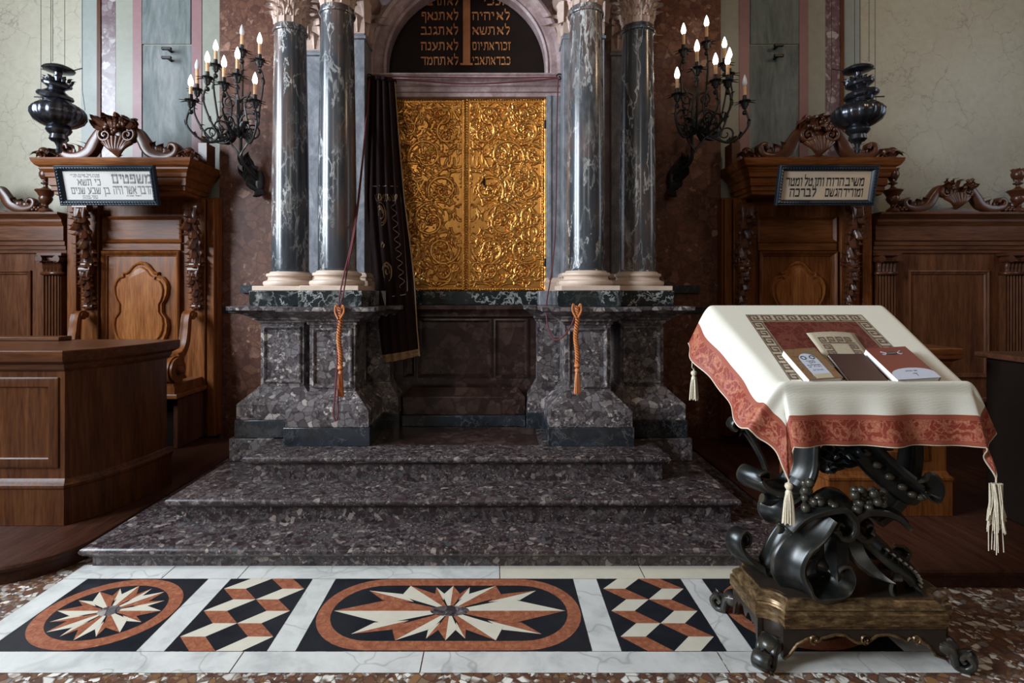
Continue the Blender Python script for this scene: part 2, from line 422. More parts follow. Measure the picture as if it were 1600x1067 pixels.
# lectern
g = G('bronzed_black_wood', .30, .2); v = g.pos(); e = g.n('ShaderNodeNewGeometry').outputs['Pointiness']
wear = g.ramp(e, [(.55, 0.0), (.67, 1.0)])
c = g.ramp(g.noise(v, 16, 5), [(.3, (.005,.006,.006)), (.55, (.013,.014,.013)), (.78, (.032,.026,.018))])
g.color(g.mix(g.m('MULTIPLY', wear, .55), c, (.26,.21,.14))); M['bronze'] = g.mat
g = G('worn_gilt_moulding', .36, .55); v = g.pos((1,1,3))
g.color(g.ramp(g.noise(v, 22, 5, .65), [(.3, (.030,.018,.010)), (.5, (.14,.085,.038)), (.75, (.38,.26,.13))])); M['oldgilt'] = g.mat
simple('lectern_dark', 'brown_black_wood', (.026,.018,.013), .36, var=.55, scale=12)
g = G('cream_moire_cloth', .62, 0, .3); v = g.pos()
mo = g.wave(g.warp(v, 5, .10), 26, 5, 2, 'Z')
g.color(g.mix(g.noise(v, 300, 2), (.66,.63,.52), (.80,.77,.67))); g.bump(g.m('ADD', g.m('MULTIPLY', mo, .5), g.noise(v, 350, 2)), .18, .002); M['cream_cloth'] = g.mat
def damask(key, name, a, b, stripes=False):
    g = G(name, .55, 0, .35); v = g.pos(uv=True); wv = g.warp(v, 14, .05, 2)
    c1 = g.m('ABSOLUTE', g.m('SUBTRACT', g.noise(v, 17, 1, .4), .5)); c2 = g.m('ABSOLUTE', g.m('SUBTRACT', g.noise(g.warp(v, 20, .02), 38, 1, .4), .5))
    f = g.m('MAXIMUM', g.ramp(c1, [(.035, 1.0), (.05, 0.0)]), g.ramp(c2, [(.030, .8), (.055, 0.0)]))
    fl = g.vor(g.warp(v, 45, .012, 2), 13); f = g.m('MAXIMUM', f, g.ramp(fl, [(.20, 1.0), (.25, 0.0)]))
    f = g.m('MULTIPLY', f, g.m('ADD', .45, g.m('MULTIPLY', .55, g.ramp(g.vor(v, 75, 'DISTANCE_TO_EDGE'), [(.04, 0.0), (.12, 1.0)]))))
    if stripes:
        y = g.n('ShaderNodeSeparateXYZ'); g.set(y.inputs[0], v); y = y.outputs[1]
        zone = g.m('MAXIMUM', g.m('LESS_THAN', y, .017), g.m('GREATER_THAN', y, .097)); ln = g.m('GREATER_THAN', g.m('SINE', g.m('MULTIPLY', y, 1150)), .1)
        f = g.m('ADD', g.m('MULTIPLY', zone, g.m('MULTIPLY', ln, .8)), g.m('MULTIPLY', g.m('SUBTRACT', 1.0, zone), f))
    g.color(g.mix(f, a, b)); g.bump(g.m('ADD', f, g.noise(v, 500, 2)), .25, .0015); M[key] = g.mat
damask('damask', 'red_damask_border', (.235,.036,.022), (.42,.150,.085), True)
damask('damask_field', 'dark_red_damask', (.085,.010,.008), (.150,.036,.022))
simple('keybrown', 'greek_key_braid', (.13,.075,.050), .6, var=.35, scale=120)
simple('keyground', 'greek_key_ground', (.42,.36,.26), .65, var=.2, scale=120)
simple('tassel', 'cream_silk_tassel', (.62,.54,.40), .55, var=.3, scale=120)
# floor
g = G('terrazzo', .34); v = g.warp(g.pos(), 12, .02)
a = g.sep(g.vor(v, 26, out='Color')); b = g.sep(g.vor(v, 55, out='Color'))
st = [(.0,(.075,.035,.026)),(.25,(.17,.075,.04)),(.45,(.09,.05,.038)),(.6,(.25,.13,.055)),(.72,(.15,.13,.115)),(.83,(.46,.42,.37)),(.93,(.74,.70,.63))]
c = g.mix(g.ramp(g.noise(v, 9, 2), [(.45, 0.0), (.55, 1.0)]), g.ramp(a[0], st), g.ramp(b[0], st))
e = g.ramp(g.vor(v, 26, 'DISTANCE_TO_EDGE'), [(.03, 1.0), (.10, 0.0)])
g.color(g.mix(g.m('MULTIPLY', e, .7), c, (.055,.030,.022))); M['terrazzo'] = g.mat
g = G('white_marble', .30); v = g.warp(g.pos(), 2.5, .5)
c = g.ramp(g.noise(v, 5, 6, .65), [(.3, (.42,.42,.40)), (.5, (.58,.575,.54)), (.7, (.66,.65,.61))])
g.color(g.mix(g.ramp(g.vor(g.warp(g.pos(), 2, .6), 2.0, 'DISTANCE_TO_EDGE'), [(.0, .5), (.012, 0.0)]), c, (.22,.21,.20))); M['white_marble'] = g.mat
simple('ivory_marble', 'ivory_inlay', (.60,.55,.44), .32, var=.12, scale=14)
simple('black_inlay', 'black_inlay', (.013,.015,.019), .25, var=.5, scale=14)
g = G('red_verona_inlay', .32); v = g.warp(g.pos(), 14, .05)
g.color(g.mix(g.ramp(g.vor(v, 30, 'DISTANCE_TO_EDGE'), [(.0, .7), (.1, 0.0)]), g.ramp(g.noise(v, 30, 5, .65), [(.3, (.22,.065,.035)), (.6, (.36,.13,.065)), (.78, (.46,.22,.13))]), (.20,.06,.035))); M['red_inlay'] = g.mat
# books
simple('pages', 'white_page_block', (.80,.79,.76), .8, var=.06, scale=200)
g = G('patterned_book_cover', .45); v = g.pos(); q = g.warp(v, 60, .02)
g.color(g.ramp(g.noise(q, 85, 4, .7), [(.32, (.06,.035,.02)), (.44, (.26,.10,.03)), (.54, (.16,.12,.05)), (.62, (.10,.13,.17)), (.74, (.38,.21,.07))])); M['bookart'] = g.mat
simple('booklabel', 'pale_blue_label', (.50,.54,.64), .5, var=.08, scale=60)
simple('booksand', 'sand_label', (.45,.40,.28), .5, var=.1, scale=60)
simple('maroon', 'maroon_cover', (.030,.005,.010), .45, var=.1, scale=40)
simple('redcover', 'brick_red_cover', (.16,.020,.015), .45, var=.12, scale=40)
simple('emblem', 'black_white_emblem', (.45,.46,.50), .5, var=.3, scale=200)
breccia('niche_marble', 'shade_darkened_niche_marble', [(.0,(.020,.009,.007)),(.5,(.040,.018,.013)),(1,(.085,.05,.04))], 8, (.02,.008,.007), .3)  # darker copy of the brown marble, with the niche's shade put into its colour
simple('void', 'shade_black_board', (.010,.005,.003), .7, var=.3, spec=.12)  # near-black colour stands in for shade on the pew, seat and bench boxes

# ------------------------------------------------------------------ Hebrew lettering, written with a broad nib
HEB = {
'א':(.78,[[(.06,.95),(.74,.05)],[(.72,.95),(.66,.62),(.5,.5)],[(.08,.05),(.12,.35),(.3,.62)]]),
'ב':(.80,[[(.08,.95),(.58,.95),(.64,.5),(.64,.05)],[(.02,.05),(.78,.05)]]),
'ג':(.58,[[(.16,.95),(.42,.95),(.46,.5),(.52,.03)],[(.42,.3),(.1,.05)]]),
'ד':(.74,[[(.02,.95),(.72,.95)],[(.58,.95),(.58,.02)]]),
'ה':(.76,[[(.02,.95),(.68,.95),(.68,.02)],[(.12,.6),(.12,.02)]]),
'ו':(.36,[[(.05,.95),(.28,.95),(.28,.02)]]),
'ז':(.42,[[(.02,.95),(.38,.95)],[(.22,.95),(.2,.02)]]),
'ח':(.78,[[(.02,.95),(.7,.95),(.7,.02)],[(.12,.95),(.12,.02)]]),
'ט':(.78,[[(.02,.95),(.12,.85),(.12,.05),(.68,.05),(.7,.85),(.5,.95),(.42,.7)]]),
'י':(.34,[[(.04,.95),(.26,.95),(.24,.58)]]),
'כ':(.74,[[(.08,.95),(.58,.95),(.64,.5),(.6,.05),(.06,.05)]]),
'ך':(.70,[[(.04,.95),(.6,.95),(.6,-.35)]]),
'ל':(.70,[[(.1,1.42),(.1,.95),(.62,.95),(.6,.62),(.3,.02)]]),
'מ':(.80,[[(.04,.95),(.2,.72),(.08,.02)],[(.2,.74),(.45,.95),(.7,.9),(.72,.05),(.4,.05)]]),
'ם':(.78,[[(.04,.95),(.68,.95),(.68,.05),(.12,.05),(.12,.95)]]),
'נ':(.52,[[(.14,.95),(.38,.95),(.42,.05),(.02,.05)]]),
'ן':(.36,[[(.05,.95),(.28,.95),(.28,-.35)]]),
'ס':(.78,[[(.04,.95),(.66,.95),(.68,.4),(.4,.05),(.12,.4),(.14,.95)]]),
'ע':(.74,[[(.04,.95),(.16,.9),(.42,.22)],[(.66,.95),(.64,.5),(.44,.2),(.02,-.06)]]),
'פ':(.76,[[(.34,.56),(.12,.56),(.12,.95),(.62,.95),(.66,.05),(.04,.05)]]),
'ף':(.74,[[(.34,.56),(.12,.56),(.12,.95),(.62,.95),(.64,-.35)]]),
'צ':(.74,[[(.06,.95),(.62,.1)],[(.64,.95),(.58,.66),(.42,.52)],[(.7,.05),(.04,.05)]]),
'ק':(.76,[[(.02,.95),(.68,.95),(.64,.4),(.42,.12)],[(.12,.6),(.12,-.35)]]),
'ר':(.72,[[(.02,.95),(.6,.95),(.64,.02)]]),
'ש':(.92,[[(.04,.95),(.16,.05),(.72,.05),(.84,.95)],[(.46,.95),(.42,.5),(.18,.2)]]),
'ת':(.82,[[(.06,.95),(.7,.95),(.72,.02)],[(.2,.95),(.2,.1),(.02,.05)]]),
'·':(.3,[[(.12,.4),(.2,.4)]]), '-':(.3,[[(.05,.5),(.25,.5)]])}
def hull(pts):
    pts = sorted(set(pts)); 
    def half(p):
        h = []
        for q in p:
            while len(h) > 1 and (h[-1][0]-h[-2][0])*(q[1]-h[-2][1])-(h[-1][1]-h[-2][1])*(q[0]-h[-2][0]) <= 0: h.pop()
            h.append(q)
        return h[:-1]
    return half(pts)+half(pts[::-1])
def hebrew(mb, text, right, base, size, place, width=None, nib=(.055,.095), gap=.13, space=.4):
    """lays a line right to left; place(u, v, depth) gives the point; width squeezes the line to fit"""
    tot = sum((HEB[c][0]+gap) if c in HEB else space for c in text)
    kx = size if not width else width/tot
    x = right
    for c in text:
        if c not in HEB: x -= space*kx; continue
        wd, st = HEB[c]; x -= (wd+gap)*kx
        for line in st:
            for (ax, ay), (bx, by) in zip(line[:-1], line[1:]):
                pts = [(round(px+i*nib[0], 4), round(py+j*nib[1]+i*nib[0]*.25, 4)) for px, py in ((ax, ay), (bx, by)) for i in (-1, 1) for j in (-1, 1)]
                h = hull(pts); n = len(h)
                vs = [place(x+p*kx, base+q*size, 1) for p, q in h]+[place(x+p*kx, base+q*size, 0) for p, q in h]
                mb.add(vs, [tuple(range(n))]+[((i+1) % n, i, i+n, (i+1) % n+n) for i in range(n)])
    return x
# ------------------------------------------------------------------ the setting
C = -0.257                                             # axis of the ark
def B(name, mat, *a, parent=None, bevel=0, **k): return MB().box(*a).build(name, M[mat], parent, bevel, 0, **k)
struct(B('floor', 'terrazzo', RX0, RX1, RY0, RY1+.3, -.2, 0))
struct(B('ceiling', 'hall', RX0-.3, RX1+.3, RY0-.3, RY1+.3, RZ1, RZ1+.2))
struct(B('wall_back', 'plaster', RX0-.3, RX1+.3, RY1, RY1+.3, 0, RZ1))
mb = MB(); xq = RX0-.3
for a, b in FW: mb.box(xq, a, RY0-.3, RY0, 0, RZ1); mb.box(a, b, RY0-.3, RY0, 0, FZ[0]); mb.box(a, b, RY0-.3, RY0, FZ[1], RZ1); xq = b
mb.box(xq, RX1+.3, RY0-.3, RY0, 0, RZ1); struct(mb.build('wall_front', M['hall'], smooth=0))
def side_wall(name, x0, x1, wins, z0, z1):
    mb = MB(); y = RY0
    for a, b in wins:
        mb.box(x0, x1, y, a, 0, RZ1); mb.box(x0, x1, a, b, 0, z0); mb.box(x0, x1, a, b, z1, RZ1); y = b
    mb.box(x0, x1, y, RY1, 0, RZ1)
    struct(mb.build(name, M['hall'], smooth=0))
side_wall('wall_left', RX0-.3, RX0, LW, *LZ); side_wall('wall_right', RX1, RX1+.3, RW, *RZ)
for i, (x, wins, zz) in enumerate(((RX0-.12, LW, LZ), (RX1+.12, RW, RZ))):
    for j, (a, b) in enumerate(wins):
        mb = MB()
        for q in (a+.03, (a+b)/2, b-.03): mb.box(x-.03, x+.03, q-.03, q+.03, zz[0], zz[1])
        for q in (zz[0]+.03, lerp(*zz, .5), zz[1]-.03): mb.box(x-.025, x+.025, a, b, q-.03, q+.03)
        struct(mb.build('window_%d' % (1+i*2+j), M['woodd_z'], smooth=0))
# bands of the end wall, mirrored about the axis
for k, (a, b, d, mat) in enumerate([(2.49, 2.71, .012, 'plaster_strip'), (2.71, 2.81, .018, 'pink_band'), (3.315, 3.405, .018, 'pink_band'),
        (3.405, 3.58, .012, 'plaster_strip'), (3.58, 3.725, .014, 'purple_strip'), (3.725, 3.762, .024, 'woodd_z'), (3.762, 3.93, .010, 'plaster_grey')]):
    for sx in (-1, 1):
        struct(B('trim_%d' % (1+k*2+(sx > 0)), mat, C+sx*a, C+sx*b, RY1-d, RY1, 0, RZ1))
for k, sx in enumerate((-1, 1)):
    mb = MB(); mb.box(C+sx*2.81, C+sx*3.315, RY1-.008, RY1, 0, 3.99); mb.box(C+sx*2.825, C+sx*3.315, RY1-.014, RY1, 4.0, RZ1)
    struct(mb.build('trim_%d' % (15+k), M['streak'], smooth=0))
YB = 5.42
struct(B('wall_center', 'brown_marble', C-2.497, C+2.497, YB, RY1, 0, RZ1))
for k, sx in enumerate((-1, 1)):                        # low marble band along the brown wall
    struct(B('baseboard_'+('left' if sx < 0 else 'right'), 'black_marble', C+sx*1.62, C+sx*2.49, YB-.02, YB, 1.29, 1.345))
    struct(B('trim_%d' % (20+k), 'black_marble', C+sx*1.70, C+sx*2.27, YB-.05, YB, 1.49, 1.565))
# the ark's masonry
mb = MB()
for sx in (-1, 1):
    mb.box(C+sx*.585, C+sx*1.56, 4.56, YB, .20, 1.50); mb.box(C+sx*.80, C+sx*1.56, 4.72, YB, 1.50, 4.3)
arc = [(C+.84*math.cos(t), 3.437+.84*math.sin(t)) for t in np.linspace(0, PI, 25)]
mb.prism([(C+.84, 3.30)]+arc+[(C-.84, 3.30), (C-.9, 3.30), (C-.9, 4.6), (C+.9, 4.6), (C+.9, 3.30)], 4.74, YB)
struct(mb.build('wall_ark', M['pink_marble'], smooth=0))
struct(MB().rlathe(C-1.5, C+1.5, 4.2, YB, [(.0,4.08),(.03,4.10),(.03,4.2),(.05,4.22),(.05,4.42),(.10,4.45),(.16,4.52),(.17,4.58)]).build('trim_30', M['pink_marble'], smooth=0))

# inlaid marble carpet in front of the steps
fl = MB(); Z0 = .002
mats = [M['white_marble'], M['black_inlay'], M['red_inlay'], M['ivory_marble'], M['breccia']]
def poly(pts, mi, z=Z0):
    fl.cm = mi; n = len(pts); fl.add([(x, y, z) for x, y in pts], [tuple(range(n))])
def rect(x0, x1, y0, y1, mi, z=Z0): poly([(x0, y0), (x1, y0), (x1, y1), (x0, y1)], mi, z)
YI0, YI1 = 2.268, 2.84
g = .0025
for a, b in ((-2.26, -1.05), (-1.05, -.30), (-.30, .92), (.92, 1.83)): rect(a+g, b-g, 2.14, YI0-g, 0)
for a, b in ((-2.26, -1.75), (-1.75, -1.35), (-1.35, .02), (.02, .78), (.78, 1.83)): rect(a+g, b-g, YI1+g, 2.985, 3 if a > -1 else 0)
BX = [(-2.26, -2.13), (-1.503, -1.382), (-.958, -.835), (.40, .526), (.961, 1.076), (1.70, 1.83)]
for a, b in BX: rect(a+g, b-g, YI0, YI1, 0)
def medallion(x0, x1):
    rect(x0, x1, YI0, YI1, 1); cx, cy = (x0+x1)/2, (YI0+YI1)/2; a, b = (x1-x0)/2-.004, (YI1-YI0)/2-.004
    def R(t, a, b):
        c, s = abs(math.cos(t)), abs(math.sin(t))
        if a < 1.25*b: return a*b/math.hypot(b*c, a*s)
        e = a-b                                          # stadium
        if s*e < 1e-9 or b/s*c > e if s > 1e-9 else True:
            return e*c+math.sqrt(max(0, b*b-(e*s)**2))
        return b/s
    def pt(t, k, a=a, b=b): r = R(t, a, b)*k; return (cx+r*math.cos(t), cy+r*math.sin(t))
    N = 96; th = .062
    for i in range(N):
        t0, t1 = 2*PI*i/N, 2*PI*(i+1)/N
        poly([pt(t0, 1, a-th, b-th), pt(t1, 1, a-th, b-th), pt(t1, 1), pt(t0, 1)], 2, Z0+.0006)
    ai, bi = a-th, b-th
    for i in range(8):                                   # short points
        t = (i+.5)*PI/4; d = .13
        poly([pt(t, .40, ai, bi), pt(t-d, .66, ai, bi), pt(t, .93, ai, bi)], 3, Z0+.0008); poly([pt(t, .40, ai, bi), pt(t, .93, ai, bi), pt(t+d, .66, ai, bi)], 2, Z0+.0008)
    for i in range(8):                                   # long points, split white and red
        t = i*PI/4; d = .33
        poly([(cx, cy), pt(t-d, .60, ai, bi), pt(t, .985, ai, bi)], 2, Z0+.0012); poly([(cx, cy), pt(t, .985, ai, bi), pt(t+d, .60, ai, bi)], 3, Z0+.0012)
    poly([(cx+.048*(1.9 if a > 1.25*b else 1)*math.cos(t), cy+.042*math.sin(t)) for t in np.linspace(0, 2*PI, 29)[:-1]], 4, Z0+.0016)
def cubes(x0, x1):
    rect(x0, x1, YI0, YI1, 1); cx = (x0+x1)/2; q = (YI1-YI0)/6; s = .11; xo = lambda x: min(x1, max(x0, x))
    for k in range(3):
        yc = YI0+q*(1+2*k); z = Z0+.0008; e = q*.97
        for sg, cu, cl in ((-1, 3, 2), (1, 2, 3)):
            for ud, c in ((1, cu), (-1, cl)):
                poly([(cx, yc+ud*q), (cx+sg*e, yc), (xo(cx+sg*(e+s)), yc), (cx+sg*s, yc+ud*q)], c, z)
medallion(-2.13, -1.503); cubes(-1.382, -.958); medallion(-.835, .40); cubes(.526, .961); medallion(1.076, 1.70)
for i in range(len(fl.f)): pass
inl = fl.build('floor_inlay', mats, smooth=0); struct(inl)

# ------------------------------------------------------------------ marble steps
NOSE = lambda z0, z1: [(0,z0),(0,z1-.062),(.012,z1-.056),(.014,z1-.050),(.028,z1-.046),(.042,z1-.032),(.045,z1-.020),(.040,z1-.008),(.028,z1-.001),(.02,z1)]
st = thing('marble_steps', 'three broad steps of purple breccia marble rising to the gilded doors', 'steps', (C, 2.97, 0))
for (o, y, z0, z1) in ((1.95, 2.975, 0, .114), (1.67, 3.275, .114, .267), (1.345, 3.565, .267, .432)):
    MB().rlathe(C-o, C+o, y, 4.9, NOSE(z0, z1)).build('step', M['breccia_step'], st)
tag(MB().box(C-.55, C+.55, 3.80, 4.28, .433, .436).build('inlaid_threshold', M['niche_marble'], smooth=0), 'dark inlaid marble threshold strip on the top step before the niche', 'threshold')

# ------------------------------------------------------------------ pedestals, columns, pilasters
def moulded(mb, x0, x1, y, z0, z1, w=.022, h=.012): mb.pframe(x0, x1, z0, z1, [(0, y+.001),(0, y-h),(w*.4, y-h*1.2),(w, y-h*.5),(w*1.3, y+.001)], cap=False)
PED = [(.125,.562),(.125,.672),(.118,.680),(.020,.775),(.014,.785),(0,.79),(0,1.262),(.012,1.266),(.016,1.285),(.040,1.292),(.046,1.305),(.085,1.325),(.120,1.345),(.150,1.358),(.176,1.366),(.178,1.394)]
def pedestal(sx):
    side = 'left' if sx < 0 else 'right'
    t = thing('column_pedestal', 'stepped breccia pedestal with black plinths under the %s pair of columns' % ('veined columns beside the burgundy curtain' if sx < 0 else 'columns behind the cloth-covered lectern').replace('pair of columns', '').strip() if False else
              ('breccia pedestal with black plinths below the two columns on the curtain side' if sx < 0 else 'breccia pedestal with black plinths below the two columns nearer the lectern'), 'pedestal', (C+sx*1.14, 4.2, .43), 'pedestals of the paired columns')
    for cx, cy in ((.915, 4.06), (1.36, 4.28)):
        x0, x1 = C+sx*(cx-.163), C+sx*(cx+.163)
        MB().rlathe(x0, x1, cy-.163, cy+.163, [(.137,.432),(.137,.560)]).build('plinth', M['black_marble'], t, .004)
        mb = MB().rlathe(x0, x1, cy-.163, cy+.163, PED)
        moulded(mb, min(x0, x1)+.022, max(x0, x1)-.022, cy-.163, .815, 1.24)
        mb.build('dado', M['breccia'], t, smooth=20)
        MB().box(C+sx*(cx-.225), C+sx*(cx+.225), cy-.225, cy+.225, 1.394, 1.508).build('top_block', M['black_veined'], t, .004)
    MB().box(C+sx*1.04, C+sx*1.685, 3.955, 4.6, .268, .432).build('footing', M['breccia'], t, .004)
    x0, x1 = C+sx*.585, C+sx*.80
    mb = MB().rlathe(x0, x1, 4.32, 4.56, [(.085,.562)]+[(o*.62, z) for o, z in PED[1:]]); mb.build('inner_dado', M['breccia'], t, smooth=20)
    MB().rlathe(x0, x1, 4.32, 4.56, [(.09,.432),(.09,.562)]).build('plinth', M['black_marble'], t, .004)
    MB().box(C+sx*.60, C+sx*.86, 4.30, 4.56, 1.394, 1.508).build('top_block', M['grey_marble'], t, .004)
pedestal(-1); pedestal(1)

def capital(mb, cx, cy, z, r, h, n=8):
    mb.lathe([(r*.98, z), (r*1.0, z+h*.15), (r*1.02, z+h*.55), (r*1.22, z+h*.82), (r*1.42, z+h*.88)], cx, cy, 24)
    for row, (zz, hh, k, n, wd) in enumerate(((z+.004, h*.34, 0, 12, .50), (z+h*.14, h*.42, .5, 12, .52), (z+h*.34, h*.44, 0, 8, .62))):
        for i in range(n):
            a = 2*PI*(i+k)/n; o = (math.cos(a), math.sin(a), 0); q = 1+.07*row
            mb.leaf((cx+r*q*o[0], cy+r*q*o[1], zz), (0, 0, 1), o, hh*1.12, r*wd*1.15, 1.15, 4, .06, .08, .85)
            for s in (-1, 1):
                sd = Vector((-o[1], o[0], 0))*s; mb.leaf(Vector((cx+r*(q+.06)*o[0], cy+r*(q+.06)*o[1], zz+hh*.30))+sd*r*wd*.25, Vector((0, 0, 1))+sd*.30, Vector(o)+sd*.3, hh*.42, r*wd*.55, 1.1, 3, .10, .08, .8)
    for i in range(4):
        a = PI/4+i*PI/2; ax = Vector((math.cos(a), math.sin(a), 0)); c = Vector((cx, cy, z+h*.78))+ax*r*1.42
        mb.tube(spiral(c, r*.34, r*.06, PI, -1.4, 18, ax), np.linspace(r*.10, r*.05, 19), 6)
        for s in (-1, 1): mb.leaf(c-ax*r*.5+Vector((-ax.y, ax.x, 0))*s*r*.25-Vector((0, 0, h*.3)), (0, 0, 1), ax, h*.36, r*.45, 1.6)
    mb.box(cx-r*1.45, cx+r*1.45, cy-r*1.45, cy+r*1.45, z+h*.90, z+h)
ATTIC = lambda r: [(r*1.36,1.545),(r*1.42,1.552),(r*1.45,1.566),(r*1.42,1.580),(r*1.30,1.586),(r*1.22,1.590),(r*1.17,1.604),(r*1.20,1.616),(r*1.27,1.620),(r*1.29,1.630),(r*1.26,1.640),(r*1.12,1.644),(r*1.10,1.650),(r*1.02,1.658)]
def column(off, cy, ztop, label):
    cx = C+off; t = thing('marble_column', label, 'column', (cx, cy, 1.508), 'black veined marble columns of the ark')
    MB().box(cx-.21, cx+.21, cy-.21, cy+.21, 1.509, 1.545).build('base_plinth', M['cream'], t, .004)
    MB().lathe(ATTIC(.139), cx, cy, 48).build('base', M['cream'], t)
    prof = [(.146,1.658),(.141,1.670)]+[(lerp(.139, .119, max(0, (k-.25)/.75)**1.4), lerp(1.672, ztop-.07, k)) for k in np.linspace(0, 1, 14)]
    prof += [(.121,ztop-.055),(.131,ztop-.050),(.134,ztop-.040),(.131,ztop-.030),(.122,ztop-.026),(.122,ztop)]
    MB().lathe(prof, cx, cy, 56).build('shaft', M['column'], t)
    mb = MB(); capital(mb, cx, cy, ztop, .12, .46); mb.build('capital', M['capital'], t)
column(-.927, 4.06, 3.60, 'black veined marble column standing right beside the burgundy curtain')
column(-1.36, 4.28, 3.57, 'outer black veined column on the curtain side, next to the brown wall')
column(.927, 4.06, 3.60, 'black veined marble column right of the gilded doors, with a brown streak')
column(1.37, 4.28, 3.57, 'dark brownish veined column outermost on the side of the lectern')
def pilaster(sx, a, b, y0, zt, label):
    x0, x1 = C+sx*a, C+sx*b; cx = (x0+x1)/2; t = thing('pilaster', label, 'pilaster', (cx, y0, 1.508), 'grey marble pilasters behind the columns')
    MB().rlathe(x0, x1, y0, 4.80, [(.03,1.509),(.03,1.545),(.035,1.56),(.03,1.585),(.012,1.592),(.010,1.61),(.02,1.62),(.018,1.64),(.004,1.655)]).build('base', M['cream'], t)
    MB().rlathe(x0, x1, y0, 4.80, [(0,1.655),(0,zt-.05),(.012,zt-.045),(.012,zt-.02),(.0,zt-.015),(0,zt)]).build('shaft', M['grey_marble'], t, .003)
    mb = MB(); xa, xb = min(x0, x1), max(x0, x1); mb.rlathe(xa, xb, y0, 4.80, [(0,zt),(.0,zt+.3),(.05,zt+.36),(.06,zt+.42)])
    n = 3
    for row in (0, 1):
        for i in range(n+row):
            x = lerp(xa, xb, (i+.5-.5*row)/n); mb.leaf((x, y0, zt+.01+.08*row), (0, 0, 1), (0, -1, 0), .17+.1*row, (xb-xa)/n*1.05, 1.5, 4, .12)
    for x, s in ((xa, -1), (xb, 1)):
        for q in (0, 1): mb.leaf((x, y0+.08+.14*q, zt+.01), (0, 0, 1), (s, 0, 0), .24, .12, 1.5)
        mb.tube(spiral((x, y0, zt+.33), .055, .012, PI/2-s*PI/2, s*1.3, 16), np.linspace(.018, .01, 17), 6)
    mb.build('capital', M['capital'], t)
pilaster(-1, .80, 1.13, 4.376, 3.58, 'narrow grey pilaster between the curtain and the column it stands behind')
pilaster(-1, 1.24, 1.54, 4.64, 3.56, 'grey pilaster seen in the gap between the two columns on the curtain side')
pilaster(1, .80, 1.13, 4.376, 3.58, 'grey pilaster beside the gilded doors, behind the column with a brown streak')
pilaster(1, 1.24, 1.54, 4.64, 3.56, 'dark grey pilaster in the gap between the two columns on the lectern side')

# ------------------------------------------------------------------ arch, door surround, tablet panel, niche
t = thing('arch_surround', 'pinkish grey marble arch and moulded frame around the gilded doors', 'arch', (C, 4.62, 1.505))
for sx in (-1, 1):
    mb = MB().box(C+sx*.685, C+sx*.80, 4.60, 4.76, 1.505, 3.16); mb.box(C+sx*.70, C+sx*.725, 4.59, 4.61, 1.60, 3.16); mb.build('jamb', M['grey_marble'], t, .004)
    MB().rlathe(C+sx*.685, C+sx*.815, 4.60, 4.76, [(.01,1.506),(.01,1.56),(.018,1.58),(.005,1.61),(0,1.62)]).build('jamb_base', M['cream'], t)
MB().rlathe(C-.80, C+.80, 4.62, 4.76, [(0,3.158),(0,3.19),(.012,3.195),(.012,3.235),(.026,3.245),(.026,3.27),(.05,3.29),(.05,3.315),(.062,3.322),(.062,3.335)]).build('lintel', M['pink_marble'], t)
mb = MB(); prof = [(.682,4.78),(.682,4.66),(.70,4.645),(.715,4.66),(.73,4.64),(.775,4.635),(.785,4.61),(.81,4.60),(.832,4.61),(.835,4.78)]
ths = [(-1, 0)]+[(0, q) for q in np.linspace(0, PI, 41)]+[(1, 0)]
ring = []
for kind, th in ths:
    row = []
    for r, y in prof:
        if kind == -1: row.append((C+r, y, 3.336))
        elif kind == 1: row.append((C-r, y, 3.336))
        else: row.append((C+r*math.cos(th), y, 3.437+r*math.sin(th)))
    ring.append(row)
n = len(prof); mb.add([p for r in ring for p in r], [(i*n+j, i*n+j+1, (i+1)*n+j+1, (i+1)*n+j) for i in range(len(ring)-1) for j in range(n-1)])
mb.build('archivolt', M['pink_marble'], t)
t = thing('commandment_panel', 'dark arched panel of gilt Hebrew lines split by a copper strip', 'panel', (C, 4.80, 3.33))
arc = [(C+.70*math.cos(q), 3.437+.70*math.sin(q)) for q in np.linspace(0, PI, 33)]
MB().prism([(C+.70, 3.30)]+arc+[(C-.70, 3.30)], 4.79, 4.84).build('board', M['tablet'], t)
YP = 4.79; px = lambda x: (x-CX)*YP/FPX; pz = lambda y: EYE-(y-CY)*YP/FPX
MB().box(px(723.5), px(735), YP-.014, YP+.002, pz(100), pz(-60)).box(px(719), px(739), YP-.018, YP+.002, pz(103), pz(99.5)).build('dividing_strip', M['copper'], t, .003)
rows = [('אנכי', 'לא תרצח', 8), ('לא יהיה', 'לא תנאף', 31), ('לא תשא', 'לא תגנב', 54), ('זכור את יום', 'לא תענה', 78), ('כבד את אבי', 'לא תחמד', 101)]
pl = lambda u, v, k: (u, YP-.004*k-.0005, v)
for side, x0, x1, off in ((0, 738, 799, 0), (1, 658, 718, 0)):
    for r in rows:
        mb = MB()
        hebrew(mb, r[side], px(x1), pz(r[2]), (11.5)*YP/FPX, pl, px(x1)-px(x0)-(px(16)-px(0) if r[side] == 'אנכי' else 0), (.055, .085), .14, .12)
        mb.build('lettering', M['gilt_letter'], t, smooth=0)
